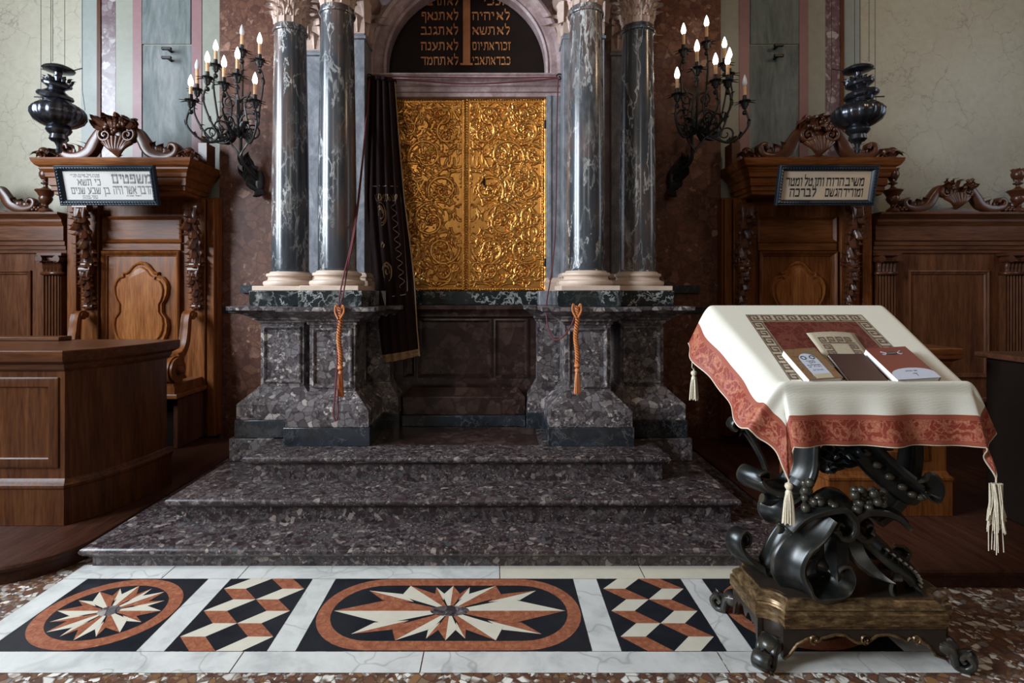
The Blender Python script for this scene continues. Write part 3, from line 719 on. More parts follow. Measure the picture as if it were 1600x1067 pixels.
# lower niche wall
t = thing('niche_panelling', 'brown marble panelling, darkened for shade, in the niche below the gilded doors', 'panelling', (C, 4.5, .432))
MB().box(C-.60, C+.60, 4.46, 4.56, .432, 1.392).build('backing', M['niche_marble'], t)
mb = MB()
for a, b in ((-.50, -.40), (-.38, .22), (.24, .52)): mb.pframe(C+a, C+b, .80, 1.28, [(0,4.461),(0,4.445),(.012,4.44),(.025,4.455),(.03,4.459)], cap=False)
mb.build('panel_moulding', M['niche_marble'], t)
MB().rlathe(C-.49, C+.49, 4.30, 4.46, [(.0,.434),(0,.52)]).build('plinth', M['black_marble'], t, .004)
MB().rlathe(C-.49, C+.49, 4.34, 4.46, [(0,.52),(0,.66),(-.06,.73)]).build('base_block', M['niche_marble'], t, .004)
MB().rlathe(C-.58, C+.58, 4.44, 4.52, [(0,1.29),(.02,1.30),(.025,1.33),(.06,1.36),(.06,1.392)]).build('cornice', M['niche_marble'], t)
MB().box(C-.70, C+.70, 4.50, 4.80, 1.393, 1.504).build('ledge', M['black_veined'], t, .004)

# ------------------------------------------------------------------ gilded doors (carved in relief)
def relief(W_, H_, px_):
    nx, nz = int(W_/px_)+1, int(H_/px_)+1
    Hm = np.zeros((nz, nx)); gx = np.arange(nx)*px_; gz = np.arange(nz)*px_
    def stroke(pts, wd, hg, base=0.0):
        pts = np.asarray(pts); m = len(pts)
        for i in range(m-1):
            w0, w1 = wd[i], wd[i+1]; h0, h1 = hg[i], hg[i+1]; wm = max(w0, w1)
            (ax, az), (bx, bz) = pts[i], pts[i+1]
            i0, i1 = int((min(ax, bx)-wm)/px_), int((max(ax, bx)+wm)/px_)+2
            j0, j1 = int((min(az, bz)-wm)/px_), int((max(az, bz)+wm)/px_)+2
            i0, j0 = max(0, i0), max(0, j0); i1, j1 = min(nx, i1), min(nz, j1)
            if i0 >= i1 or j0 >= j1: continue
            X, Z = np.meshgrid(gx[i0:i1], gz[j0:j1]); dx, dz = bx-ax, bz-az; L = dx*dx+dz*dz+1e-12
            t_ = np.clip(((X-ax)*dx+(Z-az)*dz)/L, 0, 1); d = np.hypot(X-ax-t_*dx, Z-az-t_*dz); wl = w0+(w1-w0)*t_; hl = h0+(h1-h0)*t_
            q = np.clip(1-(d/np.maximum(wl, 1e-5))**2, 0, None); prof_ = np.sqrt(q)*hl*(1-.25*np.exp(-(d/(wl*.22+1e-6))**2))
            sub = Hm[j0:j1, i0:i1]; np.maximum(sub, np.where(q > 0, prof_+base, 0), out=sub)
    def frond(x, z, a, L, bend, w_, h_=.013):
        n_ = 9; pts = []; aa = a
        for k in range(n_+1):
            pts.append((x, z)); x += L/n_*math.cos(aa); z += L/n_*math.sin(aa); aa += bend/n_
        s_ = np.linspace(0, 1, n_+1); stroke(pts, w_*np.sin(PI*np.clip(.18+.8*s_, 0, 1))**.8+.0015, h_*(.55+.6*s_))
        return pts
    def scroll(cx, cz, R, a0, turns, dirn):
        n_ = 46; s_ = np.linspace(0, 1, n_); ang = a0+dirn*turns*2*PI*s_; rr = R*(1-.80*s_**.9)
        pts = np.stack([cx+rr*np.cos(ang), cz+rr*np.sin(ang)], 1); stroke(pts, .013*(1-.4*s_)+.002, .016*(1-.2*s_))
        for k in range(2, n_-10, 3):                          # acanthus lobes springing from the stem
            tg = ang[k]+dirn*PI/2; L = R*.52*(1-.45*s_[k])
            frond(pts[k][0], pts[k][1], tg-dirn*.75, L, dirn*1.7, .0115*(R/.14)); 
            if k % 2 == 0: frond(pts[k][0], pts[k][1], tg+dirn*.8, L*.62, -dirn*1.0, .008*(R/.14), .010)
        for k in range(7):
            a = 2*PI*k/7; stroke([(cx, cz), (cx+R*.2*math.cos(a), cz+R*.2*math.sin(a))], [.006, .010], [.016, .014])
        stroke([(cx, cz), (cx+1e-4, cz)], [.014, .014], [.024, .024])
    def rosette(cx, cz, R):
        th = np.linspace(0, 2*PI, 40); stroke(np.stack([cx+R*np.cos(th), cz+R*np.sin(th)], 1), [.0085]*40, [.015]*40)
        for k in range(8):
            a = 2*PI*k/8; stroke([(cx+R*.2*math.cos(a), cz+R*.2*math.sin(a)), (cx+R*.55*math.cos(a), cz+R*.55*math.sin(a))], [.007, .014], [.014, .016])
        stroke([(cx, cz), (cx+1e-4, cz)], [.015, .015], [.024, .024])
    r = random.Random(3)
    for k in range(560):                                       # small leafage filling the ground
        x, z = r.uniform(.04, W_-.04), r.uniform(.05, H_-.05); frond(x, z, r.uniform(0, 2*PI), r.uniform(.05, .12), r.uniform(-2.4, 2.4), r.uniform(.007, .013), r.uniform(.008, .016))
    for k in range(260): x, z = r.uniform(.04, W_-.04), r.uniform(.05, H_-.05); stroke([(x, z), (x+1e-4, z)], [.009]*2, [.012]*2)
    rows_ = [(.36, .20, .15, 1), (.36, .50, .13, -1), (.60, .30, .16, -1), (.63, .56, .10, 1), (.87, .19, .14, 1), (.90, .49, .15, -1), (1.16, .34, .16, 1), (1.17, .58, .10, -1), (1.36, .15, .11, -1), (1.39, .50, .13, 1)]
    for z, x, R, d in rows_: scroll(x, z, R, r.uniform(0, 6.28), 1.25, d)
    for x in (.24, .55):
        for k in range(9):
            a = lerp(.15, PI-.15, k/8)
            frond(x-.12 if x < .4 else x-.16, .06, a, .15, (a-PI/2)*.9, .010); frond(x-.12 if x < .4 else x-.16, H_-.06, -a, .15, -(a-PI/2)*.9, .010)
    for x, z, R in ((.19, .17, .062), (.48, .17, .062), (.20, H_-.15, .066), (.47, H_-.15, .066)): rosette(x, z, R)
    for k in range(9):
        a = lerp(.2, PI-.2, k/8); frond(W_*.5, .74, a, .2, (a-PI/2)*1.2, .012); frond(W_*.5, 1.0, -a, .2, -(a-PI/2)*1.2, .012)
    edge = .034                                               # plain rim with a roped fillet
    X, Z = np.meshgrid(gx, gz); dm = np.minimum(np.minimum(X, W_-X), np.minimum(Z, H_-Z))
    Hm[dm < edge] = .006
    rope = np.clip(1-((dm-.010)/.009)**2, 0, None); ph = np.sin((X+Z)*2*PI/.022)
    Hm = np.maximum(Hm, np.where(dm < .02, np.sqrt(rope)*.014*(.72+.28*ph), 0))
    return gx, gz, Hm
DW, DH, YD = .672, 1.652, 4.69
gx, gz, Hm = relief(DW, DH, .0036)
def door(side):
    x0 = C-DW-.002 if side < 0 else C+.002
    nx, nz = len(gx), len(gz); hm = Hm if side > 0 else Hm[:, ::-1]
    X, Z = np.meshgrid(gx, gz); vs = np.stack([x0+X, YD-hm*1.55, 1.508+Z], -1).reshape(-1, 3)
    idx = np.arange(nx*nz).reshape(nz, nx); q = np.stack([idx[:-1, :-1], idx[:-1, 1:], idx[1:, 1:], idx[1:, :-1]], -1).reshape(-1, 4)
    mb = MB(); mb.v = [tuple(p) for p in vs]; mb.f = [tuple(int(a) for a in f) for f in q]; mb.m = [0]*len(mb.f)
    mb.box(x0, x0+DW, YD-.002, YD+.04, 1.508, 1.508+DH)
    return mb
t = thing('gilded_ark', 'pair of tall gilded doors carved all over with scrolling acanthus', 'cabinet', (C, YD, 1.505))
for sx in (-1, 1):
    d = door(sx).build('door_leaf', M['gold'], t, smooth=60)
    if sx > 0:
        MB().prism([(C+.145, 2.43), (C+.165, 2.40), (C+.165, 2.46), (C+.155, 2.49), (C+.145, 2.47)], YD-.03, YD-.005).build('keyhole', M['void'], d)
        for z in (1.75, 2.93): MB().box(C+.668, C+.69, YD-.05, YD, z-.035, z+.035).build('hinge', M['iron'], d, .004)
tw = MB()
tw.tube([(C+.678, YD-.03, 1.51+k*.02) for k in range(84)], [.011+.004*math.sin(k*2.1) for k in range(84)], 8)
tw.build('roped_edge', M['gold'], t)

# ------------------------------------------------------------------ curtain and cords
LK = [(578,124),(575,220),(573,310),(578,380),(585,440),(592,510),(599,568)]
RK = [(617,128),(624,220),(632,310),(641,380),(648,440),(652,510),(656,556)]
def curtain_pt(u, v):
    k = v*(len(LK)-1); i = min(len(LK)-2, int(k)); f = k-i; Y = lerp(4.50, 4.26, v)
    a = Vector(LK[i]).lerp(Vector(LK[i+1]), f); b = Vector(RK[i]).lerp(Vector(RK[i+1]), f); p = a.lerp(b, u)
    amp = lerp(.020, .010, v); fold = amp*math.sin(u*(2*PI)*4.5+1.5*v)+.035*math.sin(PI*u)*-1
    q = W(p.x, p.y, Y); q.y += fold; return q
t = thing('ark_curtain', 'dark burgundy velvet curtain drawn aside over the left gilded door', 'curtain', W(595, 124, 4.5))
NU, NV = 72, 60; mb = MB()
vs = [curtain_pt(u/NU, v/NV) for v in range(NV+1) for u in range(NU+1)]
mb.add(vs, [(j*(NU+1)+i, j*(NU+1)+i+1, (j+1)*(NU+1)+i+1, (j+1)*(NU+1)+i) for j in range(NV) for i in range(NU)])
o = mb.build('cloth', M['velvet'], t, smooth=180); sm = o.modifiers.new('thickness', 'SOLIDIFY'); sm.thickness = .006; sm.offset = 1
cp = lambda u, v: curtain_pt(u, v)+Vector((0, -.006, 0))
mb = MB()
mb.tube([cp(1, v) for v in np.linspace(0, 1, 50)], .005, 6)
mb.tube([cp(u, .965) for u in np.linspace(0, 1, 50)], .008, 6); mb.tube([cp(u, .985) for u in np.linspace(0, 1, 50)], .006, 6)
for k in range(70): mb.tube([cp(k/69, .965), cp(min(1, k/69+.014), .998)], .0035, 4)
mb.build('gold_fringe', M['thread'], t)
mb = MB()
mb.tube([cp(u, v) for u, v in [(.18,.30)]+[(q, .30) for q in np.linspace(.2, .84, 8)]+[(.90,.32)]+[(lerp(.90,.82,q), lerp(.33,.70,q)) for q in np.linspace(0, 1, 14)]+[(.76,.715),(.5,.72),(.2,.725)]], .0035, 5)
mb.tube([cp(.70+.07*math.sin(k*.62), lerp(.34, .69, k/90)) for k in range(91)], .0035, 5)
mb.build('wavy_border_embroidery', M['silver_thread'], t)
mb = MB(); rr = random.Random(2)
for cu, cv, s in ((.38, .39, 1), (.36, .505, .5), (.38, .62, 1)):
    for k in range(int(9*s)):
        a0 = rr.uniform(0, 6.28); r0 = rr.uniform(.05, .14)*s
        mb.tube([cp(cu+(r0*math.cos(a0+q*2.2))*(1-.5*q), cv+(r0*.28*math.sin(a0+q*2.2))+.01*q) for q in np.linspace(0, 1, 9)], .004, 5)
for k in range(10): mb.tube([cp(.26+.06*k+.03*math.sin(q*6), .335+.012*math.sin(q*5+k)) for q in np.linspace(0, .9, 7)], .0035, 5)
mb.build('gold_embroidery', M['thread'], t)
mb = MB(); mb.tube([curtain_pt(u, .0)+Vector((0, -.01, .0)) for u in np.linspace(0, 1, 40)], .02, 8); mb.build('gathered_heading', M['velvet'], t)

def cord(name, label, pts, r=.006, mat='redcord'):
    return tag(MB().tube(bez(pts, 10), r, 7).build(name, M[mat]), label, 'cord')
hk = tag(MB().tube(spiral(W(874, 120, 4.52), .026, .020, 0, .9, 18), .006, 6).tube([W(874, 120, 4.52), W(874, 120, 4.60)], .008, 6).build('cord_hook', M['iron']), 'small iron hook on the lintel corner right of the gilded doors', 'hook', 'cord hooks on the lintel')
hk2 = tag(MB().tube(spiral(W(577, 120, 4.46), .024, .018, 0, .9, 18), .006, 6).tube([W(577, 120, 4.46), W(579, 120, 4.60)], .008, 6).build('cord_hook', M['iron']), 'small iron hook at the top corner of the burgundy curtain', 'hook', 'cord hooks on the lintel')
cord('cross_cord', 'dark red double cord stretched across the lintel above the gilded doors', [W(578,121,4.50), W(640,125,4.53), W(730,131,4.53), W(820,127,4.53), W(872,121,4.50), W(800,121.5,4.54), W(700,121,4.54), W(580,119,4.50)], .006)
cord('curtain_cord', 'long red cord looped down in front of the column by the curtain', [W(577,122,4.46), W(567,240,4.30), W(553,360,3.95), W(535,440,3.70), W(529,482,3.69), W(527,560,3.70), W(523,620,3.64), W(521,645,3.62), W(525,657,3.62), W(528,645,3.62), W(528,600,3.69), W(531,540,3.70), W(533,490,3.69), W(541,430,3.74), W(556,350,3.98), W(568,240,4.32), W(578,124,4.46)], .0055)
cord('curtain_cord', 'red cord hanging down beside the right gilded door to the tassel', [W(872,122,4.50), W(870,200,4.50), W(869,300,4.50), W(867,372,4.48), W(861,430,4.42), W(854,475,4.15), W(856,510,4.05), W(866,530,3.9), W(880,526,3.8), W(893,508,3.70), W(900,488,3.70)], .0055)
def tassel_rope(px_, y0, y1, label):
    a, b = W(px_, y0, 3.70), W(px_+1, y1, 3.70)
    t = thing('tassel_rope', label, 'tassel', a, 'gold tasselled ropes'); L = a.z-b.z
    mb = MB(); nn = 70
    for k in range(3):
        pts = []
        for i in range(nn+1):
            s_ = i/nn; z = a.z-L*.66*s_; ang = s_*2*PI*7+k*2*PI/3; wob = .006*math.sin(s_*9)
            pts.append((a.x+wob+.0125*math.cos(ang), a.y+.0125*math.sin(ang), z))
        mb.tube(pts, .0062, 6)
    for s in (-1, 1): mb.tube(bez([(a.x, a.y, a.z-.06), (a.x+s*.022, a.y-.01, a.z+.012), (a.x+s*.030, a.y-.01, a.z-.03), (a.x+s*.006, a.y-.02, a.z-.08)], 8), .0065, 6)
    mb.build('twisted_rope', M['rope'], t)
    MB().lathe([(.004, a.z-L*.64), (.017, a.z-L*.655), (.022, a.z-L*.68), (.016, a.z-L*.70), (.010, a.z-L*.705), (.018, a.z-L*.72), (.019, a.z-L*.74), (.010, a.z-L*.745)], b.x, b.y, 14).build('knot', M['rope'], t)
    mb = MB(); rr = random.Random(1)
    for k in range(44):
        an = 2*PI*k/44; r1 = .012*(.5+.5*rr.random()); r2 = .024*(.4+.6*rr.random())
        mb.tube([(b.x+r1*math.cos(an), b.y+r1*math.sin(an), a.z-L*.735), (b.x+r2*.8*math.cos(an), b.y+r2*.8*math.sin(an), a.z-L*.85), (b.x+r2*math.cos(an), b.y+r2*math.sin(an), a.z-L*(1-.02*rr.random()))], .003, 4)
    mb.build('fringe', M['rope'], t)
tassel_rope(531, 480, 620, 'orange gold tasselled rope hanging on the pedestal left of the curtain')
tassel_rope(901, 478, 616, 'orange gold tasselled rope on the pedestal right of the gilded doors')
# ------------------------------------------------------------------ carved pieces shared by the furniture
def vol(mb, c, r, s, Y, dep=.05, turns=1.35, a0=PI/2, t0=.022):          # a volute in the XZ plane, s = +1 / -1 sense
    pts = spiral((c[0], Y, c[1]), r, r*.16, a0, s*turns, 26)
    mb.ribbon(pts, (0, 1, 0), dep, np.linspace(t0, t0*.5, 27), .1); mb.sphere((c[0], Y-dep*.3, c[1]), r*.22, 8)
def crest(t, cx, Y, z, hw, H, mat, rich=True):
    mb = MB(); k = H/.46
    for s in (-1, 1):
        p = bez([(cx+s*hw*.14, Y, z+H*.62), (cx+s*hw*.26, Y, z+H*.60), (cx+s*hw*.36, Y, z+H*.40), (cx+s*hw*.46, Y, z+H*.18), (cx+s*hw*.64, Y, z+H*.08), (cx+s*hw*.82, Y, z+H*.13), (cx+s*hw*.86, Y, z+H*.28), (cx+s*hw*.78, Y, z+H*.33), (cx+s*hw*.75, Y, z+H*.24)], 7)
        mb.ribbon(p, (0, 1, 0), .10*k, np.interp(np.linspace(0, 1, len(p)), [0, .3, .55, 1], [.05*k, .10*k, .07*k, .025*k]), .15)
        vol(mb, (cx+s*hw*.17, z+H*.50), H*.15, -s, Y-.03, .08*k, 1.5, PI/2, .03*k)
        for j in range(3): mb.leaf((cx+s*hw*(.5+.12*j), Y, z+H*.12), (s*-.25, 0, 1), (s*.8, -.5, 0), H*(.34-.05*j), .10*k, 1.4)
        mb.leaf((cx+s*hw*.86, Y, z), (s*.7, 0, .6), (s*.2, -1, .3), H*.42, .12*k, 1.3); mb.leaf((cx+s*hw*.93, Y, z), (s*.9, 0, .25), (0, -1, .6), H*.36, .10*k, 1.3)
        for j in range(5): mb.sphere((cx+s*hw*(.86+.035*j), Y-.03, z+.022+.018*(j % 2)), .020*k, 8)
    for j in range(9):                                                     # shell below the bouquet
        a = lerp(-1.35, 1.35, j/8); mb.tube(bez([(cx, Y-.03, z+H*.08), (cx+hw*.11*math.sin(a), Y-.06, z+H*.24), (cx+hw*.21*math.sin(a), Y-.04, z+H*(.34+.14*math.cos(a)))], 5), np.linspace(.010, .026*k, 11), 7)
    mb.prism([(cx-hw*.42, z), (cx-hw*.30, z+H*.06), (cx, z+H*.13), (cx+hw*.30, z+H*.06), (cx+hw*.42, z)], Y-.03, Y+.04)
    r = random.Random(int(abs(cx)*100))
    mb.sphere((cx, Y+.02, z+H*.55), H*.21, 12, (1.15, .5, 1.1))
    nb = 46 if rich else 12
    for j in range(nb):
        a = lerp(-1.5, 1.5, r.random()); L = H*(.16+.13*r.random())*(1 if rich else .8); bz = z+H*(.58+.12*r.random())
        mb.leaf((cx+hw*.20*a/1.5, Y-.02-.07*r.random(), bz), (math.sin(a)*.95, -.15, math.cos(a)+.15), (math.cos(a)*.4, -1, .2), L*1.25, .070*k, r.uniform(.8, 1.8), 3)
    for j in range(14 if rich else 6): mb.sphere((cx+hw*.20*r.uniform(-1, 1), Y-.085, z+H*r.uniform(.52, .84)), .022*k, 8)
    return mb.build('crest', M[mat], t, smooth=60)
def finial(t, x, y, z, mat, h=.42):
    k = h/.42; P = [(.055,0),(.060,.012),(.050,.03),(.022,.05),(.020,.07),(.045,.10),(.058,.13),(.052,.15),(.070,.185),(.088,.205),(.082,.215),(.045,.222),(.018,.245),(.016,.262),(.038,.272),(.040,.282),(.018,.292),(.018,.30),(.036,.315),(.052,.345),(.055,.37),(.044,.40),(.024,.418),(.0001,.424)]
    mb = MB().lathe([(r*k, z+q*k) for r, q in P], x, y, 22)
    for i in range(6):
        a = 2*PI*i/6; mb.leaf((x+.030*k*math.cos(a), y+.030*k*math.sin(a), z+.30*k), (0, 0, 1), (math.cos(a), math.sin(a), 0), .13*k, .05*k, .3, 2, .1)
    return mb.build('finial', M[mat], t)

def console(mb, x, z0, z1, z2, z3, y):
    """two carved acanthus brackets one over the other against a stile"""
    for top, bot, w_, pr in ((z0, z1, .15, .15), (z2, z3, .115, .08)):
        h = top-bot
        mb.tube([(x-w_*.45, y-pr*.75, top-.03), (x+w_*.45, y-pr*.75, top-.03)], .045, 12)
        p = bez([(x, y-pr*.8, top-.02), (x, y-pr*.9, top-h*.25), (x, y-pr*.5, top-h*.55), (x, y-pr*.22, top-h*.85), (x, y-pr*.3, bot+.02)], 6)
        mb.ribbon(p, (1, 0, 0), np.linspace(w_*.8, w_*.5, len(p)), np.linspace(.07, .035, len(p)), .1)
        for j in range(8):
            f = j/8; q = p[int(f*(len(p)-1))]
            mb.leaf((x+w_*.12*math.sin(j*2.2), q.y-.02, q.z), (.25*math.sin(j*2.6), -.1, -1), (0, -1, .2), h*.30, w_*(.62-.1*f), 1.3, 4, .22)
            for s in (-1, 1): mb.leaf((x+s*w_*.22, q.y, q.z), (s*.55, 0, -1), (s*.4, -1, .2), h*.20, w_*.42, 1.3, 3, .2)
        mb.tube([(x-w_*.35, y-pr*.3, bot), (x+w_*.35, y-pr*.3, bot)], .028, 10)
CART = [(0,-244),(20,-240),(38,-228),(62,-198),(75,-190),(90,-190),(88,-174),(114,-166),(130,-145),(138,-118),(135,-80),(124,-50),(112,-32),(112,12),(122,28),(135,45),(140,80),(135,118),(122,150),(104,170),(88,176),(88,192),(70,198),(52,212),(32,234),(16,242),(0,246)]
def stall(sx, label):
    wd, wx = ('wood', 'wood') if sx < 0 else ('wood', 'wood')
    V, Hh = M[wd+'_z'], M[wx+'_x']
    xf = lambda o: C+sx*o; xc = xf(3.185)
    t = thing('canopied_stall', label, 'seat', (xc, 5.1, .10), 'canopied walnut stalls')
    MB().box(xf(2.46), xf(3.92), 5.31, 5.40, .10, 2.42).build('backboard', V, t, .004)
    mb = MB()
    for a, b in ((2.475, 2.545), (3.81, 3.90)): mb.box(xf(a), xf(b), 5.27, 5.32, .10, 2.40)
    for o in (2.62, 3.655): mb.box(xf(o-.062), xf(o+.062), 5.26, 5.32, .55, 2.40)
    mb.build('stile', V, t, .006)
    mb = MB(); mb.pframe(xf(2.80), xf(3.575), 1.98, 2.235, [(0,5.312),(0,5.285),(.012,5.28),(.028,5.297),(.034,5.305)]); mb.build('upper_panel', Hh, t, smooth=30)
    mb = MB(); mb.pframe(xf(2.81), xf(3.57), .735, 1.895, [(0,5.312),(0,5.268),(.012,5.258),(.026,5.268),(.034,5.284),(.046,5.290),(.050,5.302),(.14,5.294)]); mb.build('back_panel', V, t, smooth=30)
    sc = .00193; P = [(dx*sc, -dy*sc) for dx, dy in CART]; P = P+[(-x, z) for x, z in P[-2:0:-1]]; n = len(P); mb = MB(); vs = []
    prof = [(1.0,5.30),(1.0,5.274),(.965,5.258),(.93,5.262),(.90,5.276),(.84,5.276),(.82,5.262),(.80,5.258)]
    for s_, y in prof: vs += [(xc+x*s_, y, 1.327+z*(1-(1-s_)*.75)) for x, z in P]
    mb.add(vs, [(j*n+i, j*n+(i+1) % n, (j+1)*n+(i+1) % n, (j+1)*n+i) for j in range(len(prof)-1) for i in range(n)]+[tuple(range((len(prof)-1)*n, len(prof)*n))])
    mb.build('cartouche', M['burl'], t, smooth=30)
    MB().box(xf(2.80), xf(3.57), 5.28, 5.315, 1.90, 1.975).build('middle_rail', Hh, t, .008); MB().box(xf(2.80), xf(3.57), 5.24, 5.315, .605, .72).build('bottom_rail', Hh, t, .008)
    for a, b in ((2.585, 2.625), (3.70, 3.74)): MB().box(xf(a), xf(b), 4.86, 5.31, .10, .545).build('side_panel', M['woodd_z'], t, .004)
    x0, x1 = xf(2.62), xf(3.82)
    MB().rlathe(x0, x1, 5.02, 5.40, [(-.02,2.39),(0,2.40),(0,2.425),(.015,2.435),(.015,2.47),(.03,2.48),(.03,2.545),(.045,2.555),(.05,2.59),(.075,2.62),(.075,2.635),(.10,2.65),(.12,2.685),(.125,2.712)]).build('canopy', Hh, t, smooth=25)
    for o in (2.62, 3.655):
        mb = MB(); console(mb, xf(o), 2.33, 1.76, 1.74, 1.36, 5.26); mb.build('carved_console', M['carved'], t, smooth=60)
    for o in (2.64, 3.675):
        x = xf(o); mb = MB()
        p = bez([(x, 5.20, 1.28), (x, 5.12, 1.295), (x, 5.09, 1.24), (x, 5.075, 1.13), (x, 5.045, 1.01), (x, 4.98, .93), (x, 4.90, .91)], 7)
        mb.ribbon(p, (1, 0, 0), .085, np.linspace(.05, .075, len(p)), .05); mb.tube([(x-.05, 5.13, 1.275), (x+.05, 5.13, 1.275)], .035, 12)
        for q in (-.05, -.025, 0, .025, .05): mb.tube([(x+q-.0125, 4.86, .80), (x+q+.0125, 4.86, .80)], .125-.012*(abs(q) > .03)-.006*(abs(q) < .01), 28)
        mb.sphere((x-.065, 4.86, .80), .045, 10); mb.sphere((x+.065, 4.86, .80), .045, 10)
        mb.box(x-.065, x+.065, 4.79, 4.95, .60, .66); mb.box(x-.05, x+.05, 4.80, 4.94, .66, .70); mb.box(x-.055, x+.055, 4.90, 5.27, .60, .68)
        mb.build('armrest', V, t, smooth=45)
    MB().rlathe(xf(2.555), xf(3.745), 4.78, 5.30, [(-.012,.545),(0,.55),(.014,.562),(.014,.585),(.004,.60)]).build('seat', Hh, t)
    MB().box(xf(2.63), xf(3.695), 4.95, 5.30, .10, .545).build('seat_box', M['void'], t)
    crest(t, xf(3.235), 5.06, 2.712, .62, .46, 'carved')
    r = random.Random(4)
    for o in (2.55, 3.88):
        mb = MB()
        for j in range(9):
            a = 2*PI*j/9; mb.leaf((xf(o), 4.98, 2.712), (.6*math.cos(a), .6*math.sin(a), .8), (math.cos(a), math.sin(a), 0), .13, .08, 1.3)
        mb.sphere((xf(o), 4.98, 2.78), .045, 10); mb.build('corner_ornament', M['carved'], t, smooth=60)
    mb = MB().box(xf(2.52), xf(2.60), 5.22, 5.38, 2.712, 2.93); mb.leaf((xf(2.56), 5.25, 2.92), (0, 0, 1), (0, -1, 0), .10, .1)
    mb.build('corner_post', M['carved'], t, smooth=60)
    return t
stall(-1, 'carved walnut stall with canopy and cartouche back, beside the lit grey-green wall and corner desk')
stall(1, 'darker walnut stall with canopy, partly hidden by the cloth-covered lectern')

def wainscot(sx, label):
    xf = lambda o: C+sx*o; t = thing('panelled_bench_back', label, 'panelling', (xf(4.9), 5.3, 0), 'panelled bench backs along the end wall')
    oe = 5.9; V, Hh = M['woodw_z'], M['woodw_x']
    MB().box(xf(3.935), xf(oe), 5.33, 5.48, .0, 1.90).build('backboard', V, t)
    cor = [(0,1.875),(.012,1.880),(.012,1.905),(.022,1.912),(.022,1.945),(.034,1.955),(.034,1.99),(.05,2.0),(.05,2.135),(.06,2.15),(.075,2.18),(.075,2.20),(.11,2.235),(.125,2.245),(.125,2.265)]
    mb = MB(); xa, xb = sorted((xf(3.935), xf(oe)))
    mb.prismx([(5.32-o, z) for o, z in cor]+[(5.48, 2.265), (5.48, 1.875)], xa, xb); mb.build('cornice', Hh, t, smooth=20)
    for o in (4.035, 5.275):
        x = xf(o); hw = .088; pts = []; nfl = 6
        for i in range(nfl):
            a = x-hw+2*hw*i/nfl; w_ = 2*hw/nfl; pts += [(a+w_*.12, 5.262)]+[(a+w_*(.5-.34*math.cos(q)), 5.262+.016*math.sin(q)) for q in np.linspace(.1, PI-.1, 7)]+[(a+w_*.88, 5.262)]
        pts += [(x+hw, 5.335), (x-hw, 5.335)]
        p = MB().prismz(pts, .35, 1.66).build('fluted_pilaster', V, t, smooth=30)
        MB().rlathe(x-hw, x+hw, 5.262, 5.335, [(.02,.10),(.02,.30),(.0,.34),(.0,.36)]).build('pilaster_base', V, p)
        mb = MB().rlathe(x-hw, x+hw, 5.25, 5.335, [(.0,1.66),(.012,1.67),(.012,1.69),(-.005,1.70),(-.005,1.83),(.03,1.85),(.03,1.874)])
        for i in range(5): mb.leaf((x-hw+2*hw*(i+.5)/5, 5.25, 1.695), (0, 0, 1), (0, -1, 0), .15, .055, 1.6, 3, .15)
        for s in (-1, 1): mb.tube([(x+s*hw*.95, 5.20, 1.815), (x+s*hw*.95, 5.30, 1.815)], .034, 10)
        mb.build('capital', M['carved'], p, smooth=60)
    for a, b in ((4.29, 5.08), (5.5, 5.88)):
        mb = MB().pframe(xf(a), xf(b), .66, 1.71, [(0,5.332),(0,5.312),(.012,5.305),(.022,5.315),(.034,5.318),(.042,5.326),(.045,5.331)]); mb.build('panel', V, t, smooth=30)
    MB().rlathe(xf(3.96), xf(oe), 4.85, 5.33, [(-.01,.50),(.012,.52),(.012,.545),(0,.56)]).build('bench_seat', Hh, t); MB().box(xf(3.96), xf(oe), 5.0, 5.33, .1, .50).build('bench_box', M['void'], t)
    for o in (4.075, 5.28): finial(t, xf(o), 5.235, 2.265, 'carved')
    crest(t, xf(4.66), 5.24, 2.265, .56, .375, 'carved', False)
wainscot(-1, 'pale-lit walnut bench back with fluted pilaster, cornice and finial beyond the corner desk')
wainscot(1, 'dark walnut bench back with fluted pilasters, crest and finials behind the lectern')

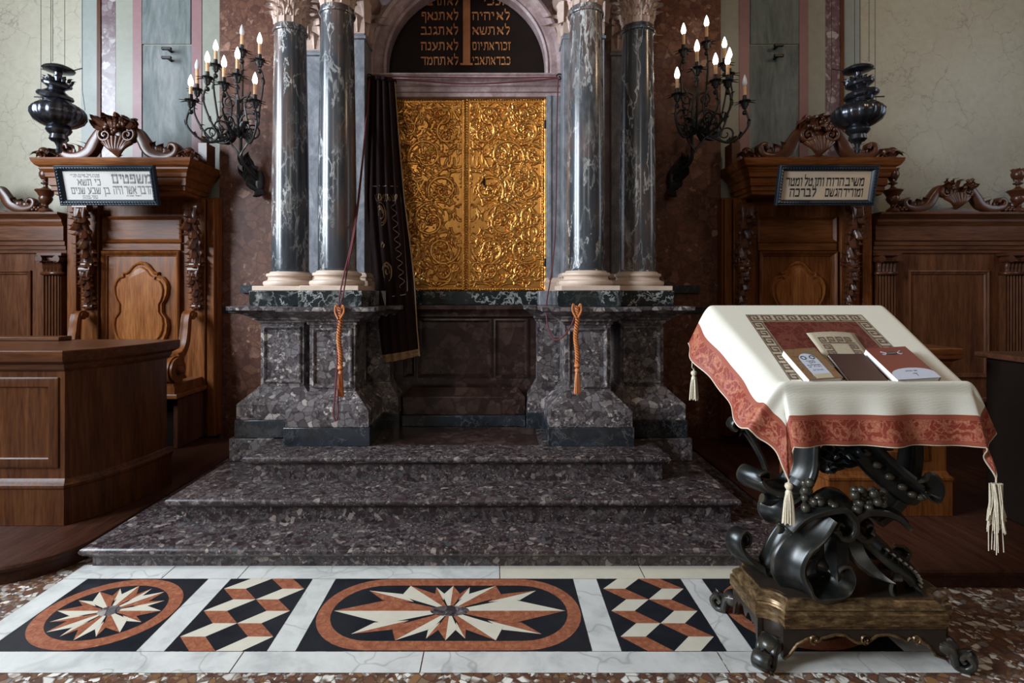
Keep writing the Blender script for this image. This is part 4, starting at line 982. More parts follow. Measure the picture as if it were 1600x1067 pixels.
# ------------------------------------------------------------------ framed inscriptions on the canopies
def sign(sx, label, mats, paper, ink):
    cx = C+sx*3.183; top = Vector((cx, 4.78, 2.612)); bot = Vector((cx, 4.86, 2.272)); up = (top-bot).normalized(); nrm = Vector((1, 0, 0)).cross(up).normalized()
    if nrm.y > 0: nrm = -nrm
    mid = (top+bot)/2; hh = (top-bot).length/2; hw = .437
    pt = lambda u, v, d: mid+Vector((1, 0, 0))*u+up*v+nrm*d
    t = thing('framed_inscription', label, 'frame', mid, 'framed inscriptions on the canopies')
    mb = MB(); vs = []; prof = [(0,-.02),(0,.018),(.008,.024),(.016,.018),(.026,.026),(.034,.020),(.044,.010),(.05,.002),(.05,-.02)]
    for o, d in prof: vs += [pt(-hw+o, -hh+o, d), pt(hw-o, -hh+o, d), pt(hw-o, hh-o, d), pt(-hw+o, hh-o, d)]
    mb.add(vs, [(i*4+k, i*4+(k+1) % 4, i*4+4+(k+1) % 4, i*4+4+k) for i in range(len(prof)-1) for k in range(4)])
    for i in range(34):
        u = lerp(-hw+.02, hw-.02, i/33)
        for v in (-hh+.026, hh-.026): mb.sphere(pt(u, v, .024), .009, 6)
    for i in range(12):
        v = lerp(-hh+.03, hh-.03, i/11)
        for u in (-hw+.026, hw-.026): mb.sphere(pt(u, v, .024), .009, 6)
    mb.build('moulded_frame', M['blueframe'], t, smooth=30)
    mb = MB(); vs = [pt(a*(hw-.045), b*(hh-.045), d) for d in (-.018, -.004) for a, b in ((-1, -1), (1, -1), (1, 1), (-1, 1))]
    mb.add(vs, [(3,2,1,0), (4,5,6,7), (0,1,5,4), (1,2,6,5), (2,3,7,6), (3,0,4,7)]); mb.build('paper', M[paper], t, smooth=0)
    return t, lambda u, v, k: pt(u, v, -.0035+.001*k), 4.82/FPX, cx
t, pl, k, cx = sign(-1, 'dark framed white panel of grey Hebrew lettering on the canopy by the lit wall', None, 'paper', 'ink_grey')
zc = 2.442; PX = lambda x: (x-CX)*k-cx; PZ = lambda y: EYE-(y-CY)*k-zc
mb = MB()
hebrew(mb, 'משפטים', PX(238.5), PZ(286), 12.6*k, pl, PX(238.5)-PX(176), (.07, .11)); hebrew(mb, 'הדבר אשר היה', PX(238.5), PZ(302.5), 11.5*k, pl, PX(238.5)-PX(175.5), (.06, .09), .12, .3)
mb.build('lettering', M['ink_grey'], t, smooth=0); mb = MB(); hebrew(mb, 'כי תשא', PX(158.5), PZ(289.5), 9.2*k, pl, PX(158.5)-PX(121.5), (.06, .09), .12, .5); hebrew(mb, 'בן שבע שנים', PX(170.5), PZ(302.5), 9.4*k, pl, PX(170.5)-PX(109.5), (.06, .09), .12, .5)
mb.build('lettering', M['ink_grey'], t, smooth=0)
mb = MB()
hebrew(mb, 'שבת של שבת פרה', PX(158), PZ(274.3), 1.9*k, pl, PX(158)-PX(112)); hebrew(mb, 'שבת של פרה', PX(158), PZ(277.3), 1.9*k, pl, PX(158)-PX(116))
hebrew(mb, 'ושל שבת', PX(150), PZ(306.8), 1.6*k, pl, PX(150)-PX(126)); hebrew(mb, 'של שבת', PX(150), PZ(310), 1.8*k, pl, PX(150)-PX(126)); hebrew(mb, 'ושל שבת', PX(218), PZ(306.5), 1.8*k, pl, PX(218)-PX(195))
mb.build('small_lettering', M['ink_grey'], t, smooth=0)
t, pl, k, cx = sign(1, 'blue-black framed tan parchment of black Hebrew lettering on the darker canopy', None, 'parchment', 'ink')
mb = MB(); PX = lambda x: (x-CX)*k-cx
hebrew(mb, 'משיב הרוח', PX(1351), PZ(290), 11.5*k, pl, PX(1351)-PX(1291), (.06, .10), .12, .15); hebrew(mb, 'ומוריד הגשם', PX(1351), PZ(306.5), 11.5*k, pl, PX(1351)-PX(1291), (.06, .10), .12, .15)
hebrew(mb, 'ותן טל ומטר', PX(1288), PZ(290), 11.5*k, pl, PX(1288)-PX(1228), (.06, .10), .12, .25); hebrew(mb, 'לברכה', PX(1278), PZ(306.5), 11.5*k, pl, PX(1278)-PX(1235.5), (.06, .10))
mb.build('lettering', M['ink'], t, smooth=0)

# ------------------------------------------------------------------ wooden platforms, desks
def platform(sx, label):
    xf = lambda o: C+sx*o
    pts = [(xf(5.9), 2.76), (xf(2.40), 2.76)]+[(xf(2.40-.36*math.sin(q)), 3.12-.36*math.cos(q)) for q in np.linspace(.15, PI/2, 9)]+[(xf(2.04), 3.2), (xf(2.04), 5.2), (xf(5.9), 5.2)]
    if sx > 0: pts = pts[::-1]
    if sx < 0: pass
    area = sum(a[0]*b[1]-b[0]*a[1] for a, b in zip(pts, pts[1:]+pts[:1]))
    if area < 0: pts = pts[::-1]
    tag(MB().plathe(pts, [(0,.002),(0,.06),(.012,.066),(.014,.082),(.008,.094),(0,.098)]).build('wooden_platform', M['woodp'], smooth=30), label, 'platform', 'raised wooden platforms')
platform(-1, 'raised wooden platform with a rounded corner under the corner desk'); platform(1, 'dark raised wooden platform on the floor behind the lectern')
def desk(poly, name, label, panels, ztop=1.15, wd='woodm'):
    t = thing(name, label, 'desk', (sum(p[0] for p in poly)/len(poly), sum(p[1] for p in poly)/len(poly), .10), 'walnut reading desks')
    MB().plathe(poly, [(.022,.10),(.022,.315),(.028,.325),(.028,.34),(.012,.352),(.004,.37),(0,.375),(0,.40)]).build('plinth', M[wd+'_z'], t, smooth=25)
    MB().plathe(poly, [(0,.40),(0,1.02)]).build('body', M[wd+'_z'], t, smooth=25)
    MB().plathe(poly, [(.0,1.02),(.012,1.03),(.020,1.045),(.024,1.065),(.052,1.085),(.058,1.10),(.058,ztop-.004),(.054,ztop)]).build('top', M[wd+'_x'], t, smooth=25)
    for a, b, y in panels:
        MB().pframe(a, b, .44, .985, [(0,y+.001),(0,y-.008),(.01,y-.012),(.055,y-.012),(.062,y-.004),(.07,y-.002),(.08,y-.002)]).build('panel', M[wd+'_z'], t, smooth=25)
    return t
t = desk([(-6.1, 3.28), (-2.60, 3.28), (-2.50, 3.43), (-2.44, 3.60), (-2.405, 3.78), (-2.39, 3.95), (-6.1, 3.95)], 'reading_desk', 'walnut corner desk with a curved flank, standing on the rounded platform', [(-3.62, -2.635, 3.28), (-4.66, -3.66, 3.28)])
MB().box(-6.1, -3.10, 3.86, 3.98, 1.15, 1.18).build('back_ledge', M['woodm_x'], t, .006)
t = desk([(2.10, 3.42), (2.83, 3.42), (2.83, 3.80), (2.02, 3.80)], 'reading_desk', 'reddish walnut desk half hidden behind the lectern', [(2.16, 2.72, 3.42)], wd='wood')
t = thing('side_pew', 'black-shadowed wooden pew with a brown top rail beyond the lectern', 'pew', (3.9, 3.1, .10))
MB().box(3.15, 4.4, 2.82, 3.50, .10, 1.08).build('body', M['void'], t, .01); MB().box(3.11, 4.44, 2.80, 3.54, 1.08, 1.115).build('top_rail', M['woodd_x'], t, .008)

# ------------------------------------------------------------------ iron wall brackets
for i, (x, y, l) in enumerate(((268, 81, 'upper iron stub on the streaked marble near the lit candle branch'), (268, 95, 'lower iron stub on the streaked marble near the lit candle branch'), (1210, 76, 'upper iron stub on the shaded streaked marble by the darker canopy'), (1210, 92, 'lower iron stub on the shaded streaked marble by the darker canopy'))):
    p = W(x, y, 5.49); s = -1 if i < 2 else 1
    tag(MB().tube([p, p+Vector((0, -.06, 0))], .014, 8).box(p.x-.04, p.x+.04, p.y-.09, p.y-.06, p.z-.012, p.z+.012).sphere(p+Vector((-s*-.04, -.075, 0)), .018, 8).build('iron_stub', M['iron']), l, 'bracket', 'iron stubs in the marble wall')

# ------------------------------------------------------------------ candle branches
def bulb_prof(r, z0, h): return [(r*.55, z0), (r*.92, z0+h*.15), (r, z0+h*.32), (r*.86, z0+h*.52), (r*.55, z0+h*.74), (r*.22, z0+h*.92), (.0003, z0+h)]
def candelabrum(label, plate, stem, hub, candles, sgn):
    root = W(*plate); t = thing('wall_candelabrum', label, 'candelabrum', root, 'wrought iron candle branches')
    mb = MB(); r = random.Random(9)
    mb.lathe([(.03, root.z-.10), (.05, root.z-.04), (.05, root.z+.05), (.03, root.z+.10)], root.x, root.y, 12)
    for k in range(16):
        a = r.uniform(-.9, .9); mb.leaf(root+Vector((r.uniform(-.03, .03), -.03, -.08+.014*k)), (sgn*.8+.4*a, -.55, .55+.5*a), (sgn*-.3, -.8, .6), r.uniform(.14, .26), .07, .8, 3)
    for k in range(5): mb.leaf(root+Vector((0, -.02, -.06)), (-sgn*.3+.2*(k-2), -.3, -1), (0, -1, 0), .16, .06, .8)
    mb.build('wall_plate', M['iron'], t, smooth=60)
    sp = bez([W(*s_) for s_ in stem], 8); mb = MB().tube(sp, np.linspace(.020, .011, len(sp)), 8)
    H0 = W(*hub)
    for k, s_ in enumerate((-1, 1)):
        for rr, dz in ((.10, .02), (.07, .20)):
            mb.tube(spiral(H0+Vector((s_*(rr+.01), -.02, dz)), rr, rr*.2, PI if s_ > 0 else 0, s_*-1.5, 28), np.linspace(.010, .006, 29), 6)
        mb.leaf(H0+Vector((0, 0, -.12)), (s_*.35, -.2, 1), (s_, -.5, 0), .24, .07, 1.2)
        mb.tube(bez([H0+Vector((0, 0, -.28)), H0+Vector((s_*.10, -.02, -.10)), H0+Vector((s_*.06, -.03, .16)), H0+Vector((s_*.11, -.03, .30))], 8), .008, 6)
    mb.build('stem', M['iron'], t, smooth=60)
    for (x, y, yb, Y, on) in candles:
        top = W(x, y, Y); base = W(x, yb, Y); cup = base-Vector((0, 0, .10))
        d = cup-H0; d.z = 0; L = d.length; u = d/max(L, .01)
        p = bez([H0+Vector((0, 0, -.02)), H0+d*.30+Vector((0, 0, -.09-.12*L)), H0+d*.72+Vector((0, 0, min(-.08, cup.z-H0.z-.30))), cup+u*.03+Vector((0, 0, -.17)), cup], 8)
        a = MB().tube(p, np.linspace(.013, .008, len(p)), 7)
        c2 = p[int(len(p)*.45)]; a.tube(spiral(c2+Vector((0, 0, .075)), .075, .015, -PI/2, 1.4*(1 if d.x > 0 else -1), 24, u), np.linspace(.009, .005, 25), 6)
        for q in range(4, len(p)-4, 5): a.leaf(p[q], (p[q+1]-p[q])+Vector((0, 0, .02)), (u.y, -u.x, .6), .075, .035, 1.4); 
        a.sphere(cup+Vector((0, 0, -.05)), .022, 8)
        arm = a.build('arm', M['iron'], t, smooth=60)
        m2 = MB().lathe([(.008, cup.z-.02), (.022, cup.z), (.030, cup.z+.03), (.046, cup.z+.05), (.050, cup.z+.056), (.020, cup.z+.06), (.017, cup.z+.10), (.019, cup.z+.104)], cup.x, cup.y, 14)
        for k in range(8):
            an = 2*PI*k/8; m2.leaf((cup.x+.016*math.cos(an), cup.y+.016*math.sin(an), cup.z-.01), (0, 0, 1), (math.cos(an), math.sin(an), 0), .085, .045, 1.9, 3, .35)
        m2.build('drip_cup', M['iron'], arm, smooth=60)
        zb = base.z; zt = top.z-.055
        MB().lathe([(.0150, zb), (.0145, zt-.004), (.012, zt)], cup.x, cup.y, 14).build('candle_sleeve', M['candle'], arm)
        MB().lathe(bulb_prof(.0225 if on else .021, zt, .105), cup.x, cup.y, 16).build('bulb', M['lit_bulb'] if on else M['dead_bulb'], arm, smooth=80)
candelabrum('iron candle branch of nine bulbs on the brown wall beside the curtain-side columns', (405, 283, 5.38), [(405,283,5.37),(392,270,5.25),(378,250,5.12),(376,215,5.04),(374,180,5.0),(372,150,4.98)], (375, 196, 5.02),
    [(298,125,148.5,4.85,1),(308,100,132,5.15,0),(324,88,113,4.9,1),(337,70,94,5.2,1),(350,95,122,4.75,1),(371,82,109,4.7,1),(378,46,71,5.1,0),(405.7,59,86,5.05,1),(398.4,121.5,149,4.8,1)], -1)
candelabrum('iron candle branch of nine bulbs on the brown wall beside the darker canopy', (1050, 283, 5.38), [(1050,283,5.37),(1062,268,5.25),(1080,250,5.12),(1081,215,5.04),(1082,180,5.0),(1084,150,4.98)], (1086, 190, 5.02),
    [(1068,44,71,5.1,1),(1104,32,59,5.2,1),(1089,70.5,98,4.7,1),(1058,113,139,4.8,1),(1118,91,117.5,4.75,1),(1132,65.6,92,5.15,1),(1137,91,118,4.8,1),(1140,82,108,5.2,1),(1163.6,125,150,4.85,0)], 1)

# ------------------------------------------------------------------ hanging lamps
def lamp(px_, py_, sx, label):
    Y = 4.45; k = Y/FPX; c = W(px_, 110, Y); x, y = c.x, c.y; Zp = lambda q: EYE-(q-CY)*k
    t = thing('hanging_lamp', label, 'lamp', (x, y, Zp(240)), 'hanging silver lamps')
    b = MB().lathe([(.0004,Zp(240)),(.018,Zp(239)),(.024,Zp(235)),(.014,Zp(231)),(.020,Zp(227)),(.030,Zp(223)),(.052,Zp(221)),(.066,Zp(218)),(.060,Zp(213)),(.058,Zp(211)),(.076,Zp(208)),(.088,Zp(204)),(.082,Zp(200)),(.075,Zp(198))], x, y, 36, lobes=12, amp=.05)
    b.build('lower_knop', M['lampmetal'], t)
    b = MB().lathe([(.075,Zp(199)),(.12,Zp(196)),(.165,Zp(190)),(.186,Zp(182)),(.184,Zp(175)),(.165,Zp(169)),(.13,Zp(164)),(.095,Zp(161)),(.08,Zp(158))], x, y, 72, lobes=16, amp=.07)
    b.sphere((x-sx*-.19*(1), y, Zp(168)), .03, 10, (1.5, 1, .8)); b.build('bowl', M['lampmetal'], t)
    MB().lathe([(.078,Zp(160)),(.085,Zp(156)),(.118,Zp(153)),(.124,Zp(150)),(.112,Zp(146)),(.082,Zp(144)),(.06,Zp(141)),(.056,Zp(139)),(.07,Zp(137)),(.098,Zp(134)),(.102,Zp(131)),(.09,Zp(128)),(.062,Zp(126)),(.05,Zp(124)),(.028,Zp(121)),(.026,Zp(116)),(.03,Zp(113))], x, y, 40, lobes=10, amp=.05).build('turned_neck', M['lampmetal'], t)
    mb = MB()
    for i in range(12): a = 2*PI*i/12; mb.leaf((x+.088*math.cos(a), y+.088*math.sin(a), Zp(131)), (0, 0, 1), (math.cos(a), math.sin(a), 0), .05, .04, 1.2, 2, .3)
    mb.build('cresting', M['lampmetal'], t, smooth=60)
    MB().lathe([(.028,Zp(114)),(.06,Zp(113)),(.105,Zp(111)),(.112,Zp(109)),(.104,Zp(107)),(.06,Zp(103)),(.02,Zp(101))], x, y, 36).build('smoke_cap', M['lampmetal'], t)
    cap = t.children[-1]; cz = Zp(110)-t.location.z; rot = Matrix.Rotation(.24, 4, 'Y') @ Matrix.Rotation(.12, 4, 'X')
    if sx > 0: rot = Matrix.Rotation(-.10, 4, 'Y') @ Matrix.Rotation(-.06, 4, 'X')
    cap.data.transform(Matrix.Translation((0, 0, cz)) @ rot @ Matrix.Translation((0, 0, -cz)))
    mb = MB(); ztop = RZ1
    for a, r_ in ((2.9, .19), (.2, .17), (1.4, .05), (4.4, .06), (5.0, .10)):
        e = (x+r_*math.cos(a), y+r_*math.sin(a)); mb.tube([(e[0], e[1], Zp(104)), (e[0], e[1], ztop)], .0022, 5)
        if r_ > .15: mb.tube([(x+.10*math.cos(a), y+.10*math.sin(a), Zp(109)), (e[0], e[1], Zp(104))], .005, 6); mb.tube([(e[0], e[1], Zp(104)), (e[0]*1.003-.003*x, e[1], Zp(140)), (x+(r_+.02)*math.cos(a), y+(r_+.02)*math.sin(a), Zp(170))], .0022, 5)
    a = 2.9 if sx < 0 else .2; mb.tube([(x+.11*math.cos(a), y+.11*math.sin(a), Zp(150)), (x+.26*math.cos(a), y+.26*math.sin(a), Zp(147))], .006, 6)
    mb.build('chain', M['iron'], t)
lamp(92, 165, -1, 'blackened silver lamp hanging on wires before the pale lit plaster and canopy')
lamp(1340, 170, 1, 'blackened silver lamp hanging on wires above the darker canopy, next to its crest')
# ------------------------------------------------------------------ the lectern
LX, LY = 1.475, 2.365
t = lect = thing('carved_lectern', 'dark bronzed carved lectern of scrolls and grapes on a stepped base', 'lectern', (LX, LY, 0))
def octo(x0, x1, y0, y1, c, n=6):                      # rectangle with hollowed corners, counter-clockwise from above
    out = []
    for cx, cy, a0 in ((x0, y0, PI/2), (x1, y0, PI), (x1, y1, 1.5*PI), (x0, y1, 0)):
        out += [(cx+c*math.cos(a0-q), cy+c*math.sin(a0-q)) for q in np.linspace(0, PI/2, n)]
    return out
oc = octo(1.075, 1.875, 2.17, 2.56, .078)
MB().plathe(oc, [(-.02,.150),(0,.155),(0,.165),(.006,.168),(.006,.212),(.0,.216),(-.004,.222),(.0,.228),(-.006,.240),(-.018,.250),(-.028,.254),(-.030,.262)]).build('base_moulding', M['oldgilt'], t, smooth=20)
MB().plathe(octo(1.11, 1.84, 2.205, 2.525, .078), [(0,.255),(0,.2625)]).build('base_top', M['lectern_dark'], t)
ap = MB(); e = [(0,.03),(.02,.045),(.05,.088),(.09,.112),(.115,.112),(.125,.10),(.14,.112),(.19,.128),(.23,.124),(.262,.100),(.275,.094),(.30,.094),(.313,.100),(.345,.124),(.39,.128),(.44,.112),(.455,.10),(.465,.112),(.49,.112),(.53,.088),(.56,.045),(.60,.03)]
k = .651/.60
ap.prism([(1.149+u*k, z) for u, z in e]+[(1.80, .158), (1.149, .158)], 2.176, 2.196); ap.prism([(1.149+u*k, z) for u, z in e]+[(1.80, .158), (1.149, .158)], 2.534, 2.554)
kk = .234/.60
for x in (1.081, 1.849): ap.prismx([(2.248+u*kk, z) for u, z in e]+[(2.482, .158), (2.248, .158)], x, x+.02)
arcs = octo(1.081, 1.869, 2.176, 2.554, .078)
for q in range(4):
    pts = arcs[q*6:q*6+6]; inn = [(lerp(x, LX, .04), lerp(y, LY, .06)) for x, y in pts]; ap.prismz(pts+inn[::-1], .035, .158)
ap.build('apron', M['lectern_dark'], t, smooth=30)
mb = MB()
for a, b in ((1.149, 1), ):
    mb.tube([(1.149+u*k, 2.174, z+.003) for u, z in e], .006, 6)
for c in (1.149+.205*k, 1.149+.395*k):
    for s in (-1, 1): mb.tube(spiral((c+s*.10, 2.172, .112), .018, .005, -PI/2, s*1.1, 14), .006, 6)
mb.build('apron_scrollwork', M['oldgilt'], t)
for sx in (-1, 1):
    for sy in (-1, 1):
        c = Vector((LX+sx*(.362 if sx < 0 else .330), LY+sy*.160, 0)); d = Vector((sx, sy*.9, 0)).normalized(); wd = Vector((-d.y, d.x, 0)); mb = MB()
        p = bez([c+d*-.02+Vector((0,0,.085)), c+d*.03+Vector((0,0,.075)), c+d*.042+Vector((0,0,.045)), c+d*.050+Vector((0,0,.018)), c+d*.080+Vector((0,0,.016)), c+d*.100+Vector((0,0,.045)), c+d*.082+Vector((0,0,.068)), c+d*.064+Vector((0,0,.052)), c+d*.074+Vector((0,0,.038))], 5)
        mb.ribbon(p, wd, np.linspace(.085, .06, len(p)), np.linspace(.034, .018, len(p)), .12); mb.sphere(c+d*.01+Vector((0,0,.075)), .042, 12, (1.1, 1.1, .9)); mb.leaf(c+d*.0+Vector((0,0,.10)), d*.8+Vector((0,0,-.6)), d+Vector((0,0,.6)), .10, .08, .8)
        mb.build('foot', M['bronze'], t, smooth=50)
S = lambda pts, Y: bez([W(x, y, Y if not hasattr(Y, '__len__') else lerp(Y[0], Y[1], i/(len(pts)-1))) for i, (x, y) in enumerate(pts)], 6)
def band(name, pts, Y, wid, th, wdir=(.15, -1, 0), dish=.28, extra=None):
    p = S(pts, Y); mb = MB().ribbon(p, wdir, np.interp(np.linspace(0, 1, len(p)), np.linspace(0, 1, len(wid)), wid), np.interp(np.linspace(0, 1, len(p)), np.linspace(0, 1, len(th)), th), dish)
    if extra: extra(mb, p)
    return mb.build(name, M['bronze'], t, smooth=45)
# four scrolled feet standing on the base
band('scroll_foot', [(1292,805),(1272,832),(1246,854),(1232,880),(1235,904),(1252,921),(1276,921),(1300,913),(1310,899),(1307,887),(1298,884),(1290,891),(1294,899)], 2.25, [.09,.13,.145,.12,.06], [.022,.028,.03,.026,.018,.012], (.72, -.70, 0))
band('scroll_foot', [(1262,800),(1232,822),(1214,848),(1205,872),(1196,886),(1186,886),(1170,877),(1154,863),(1147,846),(1150,834),(1158,829),(1165,836),(1165,846),(1159,850)], (2.38, 2.43), [.07,.09,.09,.065,.045], [.025,.03,.03,.025,.016,.012], (.55, -.85, 0))
band('scroll_foot', [(1318,806),(1346,836),(1370,856),(1398,878),(1420,896),(1428,912),(1420,928),(1404,926),(1394,912),(1398,900),(1408,900)], (2.34, 2.235), [.09,.14,.16,.13,.08], [.028,.034,.036,.03,.02,.012], (-.62, -.78, 0),
     extra=lambda mb, p: [mb.ribbon([q+(p[i+1]-q)*.1+Vector((0, -.0, .012)), q+Vector((.006, 0, .016))], (-.62, -.78, 0), .13, .02) for i, q in enumerate(p[14:36:2]) if i < 11 for i in [14+2*i]])
band('scroll_foot', [(1325,800),(1352,830),(1372,850),(1388,868),(1400,872),(1410,862),(1404,852)], (2.46, 2.50), [.07,.09,.07], [.03,.04,.02], (.25, -1, 0))
# ribs between, knot
mb = MB()
for dx, dy, s in ((-.13, -.02, 1), (-.06, -.11, 1), (.05, -.10, 1), (.12, 0, 1), (0, .08, 1)):
    mb.leaf((LX+dx*.35, LY+dy*.35, .60), (dx*1.8, dy*1.6, -1), (dx, dy, .3), .34, .11, .6, 3, .2)
mb.lathe([(.10,.262),(.085,.29),(.05,.34),(.042,.42),(.055,.50),(.085,.55),(.09,.58),(.06,.615),(.03,.64)], LX-.01, LY+.01, 20, lobes=8, amp=.12)
mb.build('central_knot', M['bronze'], t, smooth=50)
# side volutes
band('volute', [(1232,826),(1250,808),(1280,796),(1306,794),(1320,806),(1324,820),(1318,833),(1304,835),(1296,824),(1302,816),(1310,820)], 2.27, [.06,.09,.09,.07], [.02,.03,.034,.03,.022,.012], (.45, -.9, 0))
band('volute', [(1420,822),(1404,807),(1380,798),(1354,798),(1338,808),(1335,822),(1344,835),(1357,836),(1362,826),(1356,818),(1349,822)], 2.29, [.06,.09,.09,.07], [.02,.03,.034,.03,.022,.012], (-.5, -.87, 0))
# left supporting scroll
band('supporting_scroll', [(1262,610),(1262,660),(1258,700),(1252,735),(1236,758),(1208,764),(1184,759),(1172,748),(1176,737),(1188,737),(1192,746)], 2.42, [.08,.13,.15,.12,.08], [.025,.034,.036,.03,.02,.012], (.55, -.84, 0))
band('supporting_scroll', [(1250,752),(1236,772),(1218,784),(1209,795),(1211,808),(1226,818),(1250,822),(1275,826)], 2.40, [.09,.14,.14,.10], [.03,.04,.04,.03], (.5, -.87, 0))
mb = MB(); p = S([(1240,772),(1222,778),(1204,782),(1190,778)], 2.42); mb.tube(p, np.linspace(.035, .022, len(p)), 10); p = S([(1252,826),(1232,829),(1214,826)], 2.40); mb.tube(p, np.linspace(.035, .020, len(p)), 10)
mb.build('roll_moulding', M['bronze'], t)
band('acanthus_stem', [(1148,672),(1141,664),(1146,655),(1156,660),(1164,672),(1176,690),(1190,716),(1200,744)], 2.44, [.05,.05,.045,.03], [.014,.016,.016,.012], (.2, -1, 0))
mb = MB()
for k_ in range(7): mb.leaf(W(1168+k_*3, 668-k_*4, 2.45-.01*k_), (-.25+.09*k_, -.1, 1), (-.6+.1*k_, -1, .1), .15, .07, 1.5, 3)
for k_ in range(3): mb.leaf(W(1178, 690, 2.45), (-.6+.2*k_, 0, .8), (-1, -.5, 0), .10, .05, 1.2)
mb.build('acanthus_leaf', M['bronze'], t, smooth=60)
# right supporting scroll
def studs(mb, p):
    for q in p[8:-16:4]: mb.sphere(q+Vector((-.008, -.020, -.004)), .016, 8, (1.3, 1, 1))
band('supporting_scroll', [(1318,640),(1332,676),(1352,704),(1378,732),(1408,757),(1430,772),(1445,770),(1449,757),(1440,747),(1431,752)], (2.40, 2.33), [.12,.13,.13,.12,.08], [.04,.045,.045,.04,.03,.016], (.60, -.55, .50), extra=studs)
band('supporting_scroll', [(1420,640),(1424,680),(1420,730),(1404,770),(1384,795),(1364,812)], 2.44, [.10,.13,.12], [.04,.05,.04], (-.1, -1, 0))
mb = MB(); r = random.Random(5)
for k_ in range(14): mb.leaf(W(1298+r.uniform(-16, 22), 722+r.uniform(-22, 14), 2.40), (r.uniform(-1, 1), -.2, r.uniform(-.9, .5)), (0, -1, .2), r.uniform(.07, .12), .075, 1.2, 4)
mb.build('leaf_cluster', M['bronze'], t, smooth=60)
def grapes(pts, Y, sd):
    r = random.Random(sd); mb = MB()
    for x, y, n_, sx_, sy_ in pts:
        for j in range(n_): mb.sphere(W(x+r.uniform(-sx_, sx_), y+r.uniform(-sy_, sy_), Y+r.uniform(-.05, .04)), r.uniform(.016, .021), 10)
    mb.build('grape_bunch', M['bronze'], t)
grapes([(1262,768,7,6,14),(1284,785,18,20,9),(1272,797,8,14,6)], 2.29, 1); grapes([(1358,777,26,24,12),(1354,790,10,18,7)], 2.31, 2)
# sloping desk under the cloth
DL = .591; YF, ZF, DY, DZ = 2.16, 1.119, .50, .315
E2 = Vector((0, DY, DZ)).normalized(); NN = Vector((0, -DZ, DY)).normalized()
def PT(x, b, h=0): f = b/DL; return Vector((x, YF+DY*f, ZF+DZ*f))+NN*h
XL = lambda f: 1.14-.09*f
XR = lambda f: 1.87+.015*f
mb = MB(); cs = [PT(XL(f)+d, b, h) for h in (-.034, -.007) for f, b, d in ((0, .0, .012), (0, .0, None), (1, DL, None), (1, DL, .012)) for d in [d if d else XR(f)-XL(f)-.012]]
mb.add(cs, [(3,2,1,0), (4,5,6,7), (0,1,5,4), (1,2,6,5), (2,3,7,6), (3,0,4,7)])
mb.build('desk_board', M['lectern_dark'], t, .004)
mb = MB()
for x in (1.20, 1.78): mb.box(x, x+.05, 2.30, 2.50, 1.02, 1.17)
mb.box(1.18, 1.85, 2.38, 2.43, 1.00, 1.06); mb.box(1.24, 1.29, 2.39, 2.44, .90, 1.04); mb.box(1.70, 1.75, 2.39, 2.44, .80, 1.04)
mb.build('desk_bearer', M['bronze'], t, .006)

# ------------------------------------------------------------------ altar cloth
OV = .228; CW = .78; RED = .118
tipv = lambda x, y, z: Vector((x, y, z))
DS = {'L': tipv(-.50, .02, -.86), 'R': tipv(.36, .0, -.92), 'F': tipv(.02, -.17, -.985), 'B': tipv(0, .22, -.97)}
DT = {('L', 'F'): tipv(.14, -.34, -1.12), ('R', 'F'): tipv(.13, -.22, -1.08), ('L', 'B'): tipv(-.10, .10, -1.0), ('R', 'B'): tipv(.1, .2, -1.0)}
def cloth_pt(a, b):
    sa = 'L' if a < 0 else 'R'; sb = 'F' if b < 0 else 'B'
    ea = max(0, -a, a-CW); eb = max(0, -b, b-DL); ac = min(max(a, 0), CW); bc = min(max(b, 0), DL); f = bc/DL
    x = lerp(XL(f), XR(f), ac/CW); p = PT(x, bc)
    lip = .026*math.exp(-((b-.004)/.020)**2) if b > -.03 else .026*math.exp(-((-.03-.004)/.020)**2)*max(0, 1-(-.03-b)/.05)
    p = p+NN*lip
    r_ = math.hypot(ea, eb)
    if r_ > 1e-6:
        q = math.atan2(eb, ea)/(PI/2)
        Fv = DS[sb]; Sv = DS[sa]
        D = Sv*((1-q)**2)+DT[(sa, sb)]*(2*q*(1-q))*1.12+Fv*(q**2)
        D = D/max(.62, ((1-q)**2+2*q*(1-q)+q*q))
        roll = .028; out = Vector((-1 if sa == 'L' else 1, 0, 0))*(1-q)+Vector((0, -1 if sb == 'F' else 1, 0))*q
        p = p+D*r_+out*roll*(1-math.exp(-r_/.03))*.55+Vector((0, 0, .010*(1-math.exp(-r_/.02))))
        g_ = min(1, r_/OV)
        if q > .5: p = p+Vector((0, -1, 0))*(.016*math.sin(a*17+1.0)+.010*math.sin(a*33+.4))*g_
        if q < .5: p = p+Vector((-1 if sa == 'L' else 1, 0, 0))*(.016*math.sin(b*17+.4)+.009*math.sin(b*30))*g_
    if sa == 'L' and a < .12 and ea == 0: p = p+NN*(-.012*math.exp(-((a-.03)/.05)**2)*math.exp(-((b-.10)/.10)**2))
    return p
t = thing('altar_cloth', 'cream cloth with red damask border draped over the carved lectern', 'cloth', PT(1.48, .3))
av = sorted(set([round(q, 4) for q in list(np.linspace(-OV, -OV+RED, 10))+list(np.linspace(-OV+RED, 0, 9))+list(np.linspace(0, CW, 48))+list(np.linspace(CW, CW+OV-RED, 9))+list(np.linspace(CW+OV-RED, CW+OV, 10))]))
bv = sorted(set([round(q, 4) for q in list(np.linspace(-OV, -OV+RED, 10))+list(np.linspace(-OV+RED, 0, 12))+list(np.linspace(0, .06, 10))+list(np.linspace(.06, DL, 34))+list(np.linspace(DL, DL+OV-RED, 9))+list(np.linspace(DL+OV-RED, DL+OV, 10))]))
na, nb = len(av), len(bv)
me = bpy.data.meshes.new('cloth'); offv = t.location
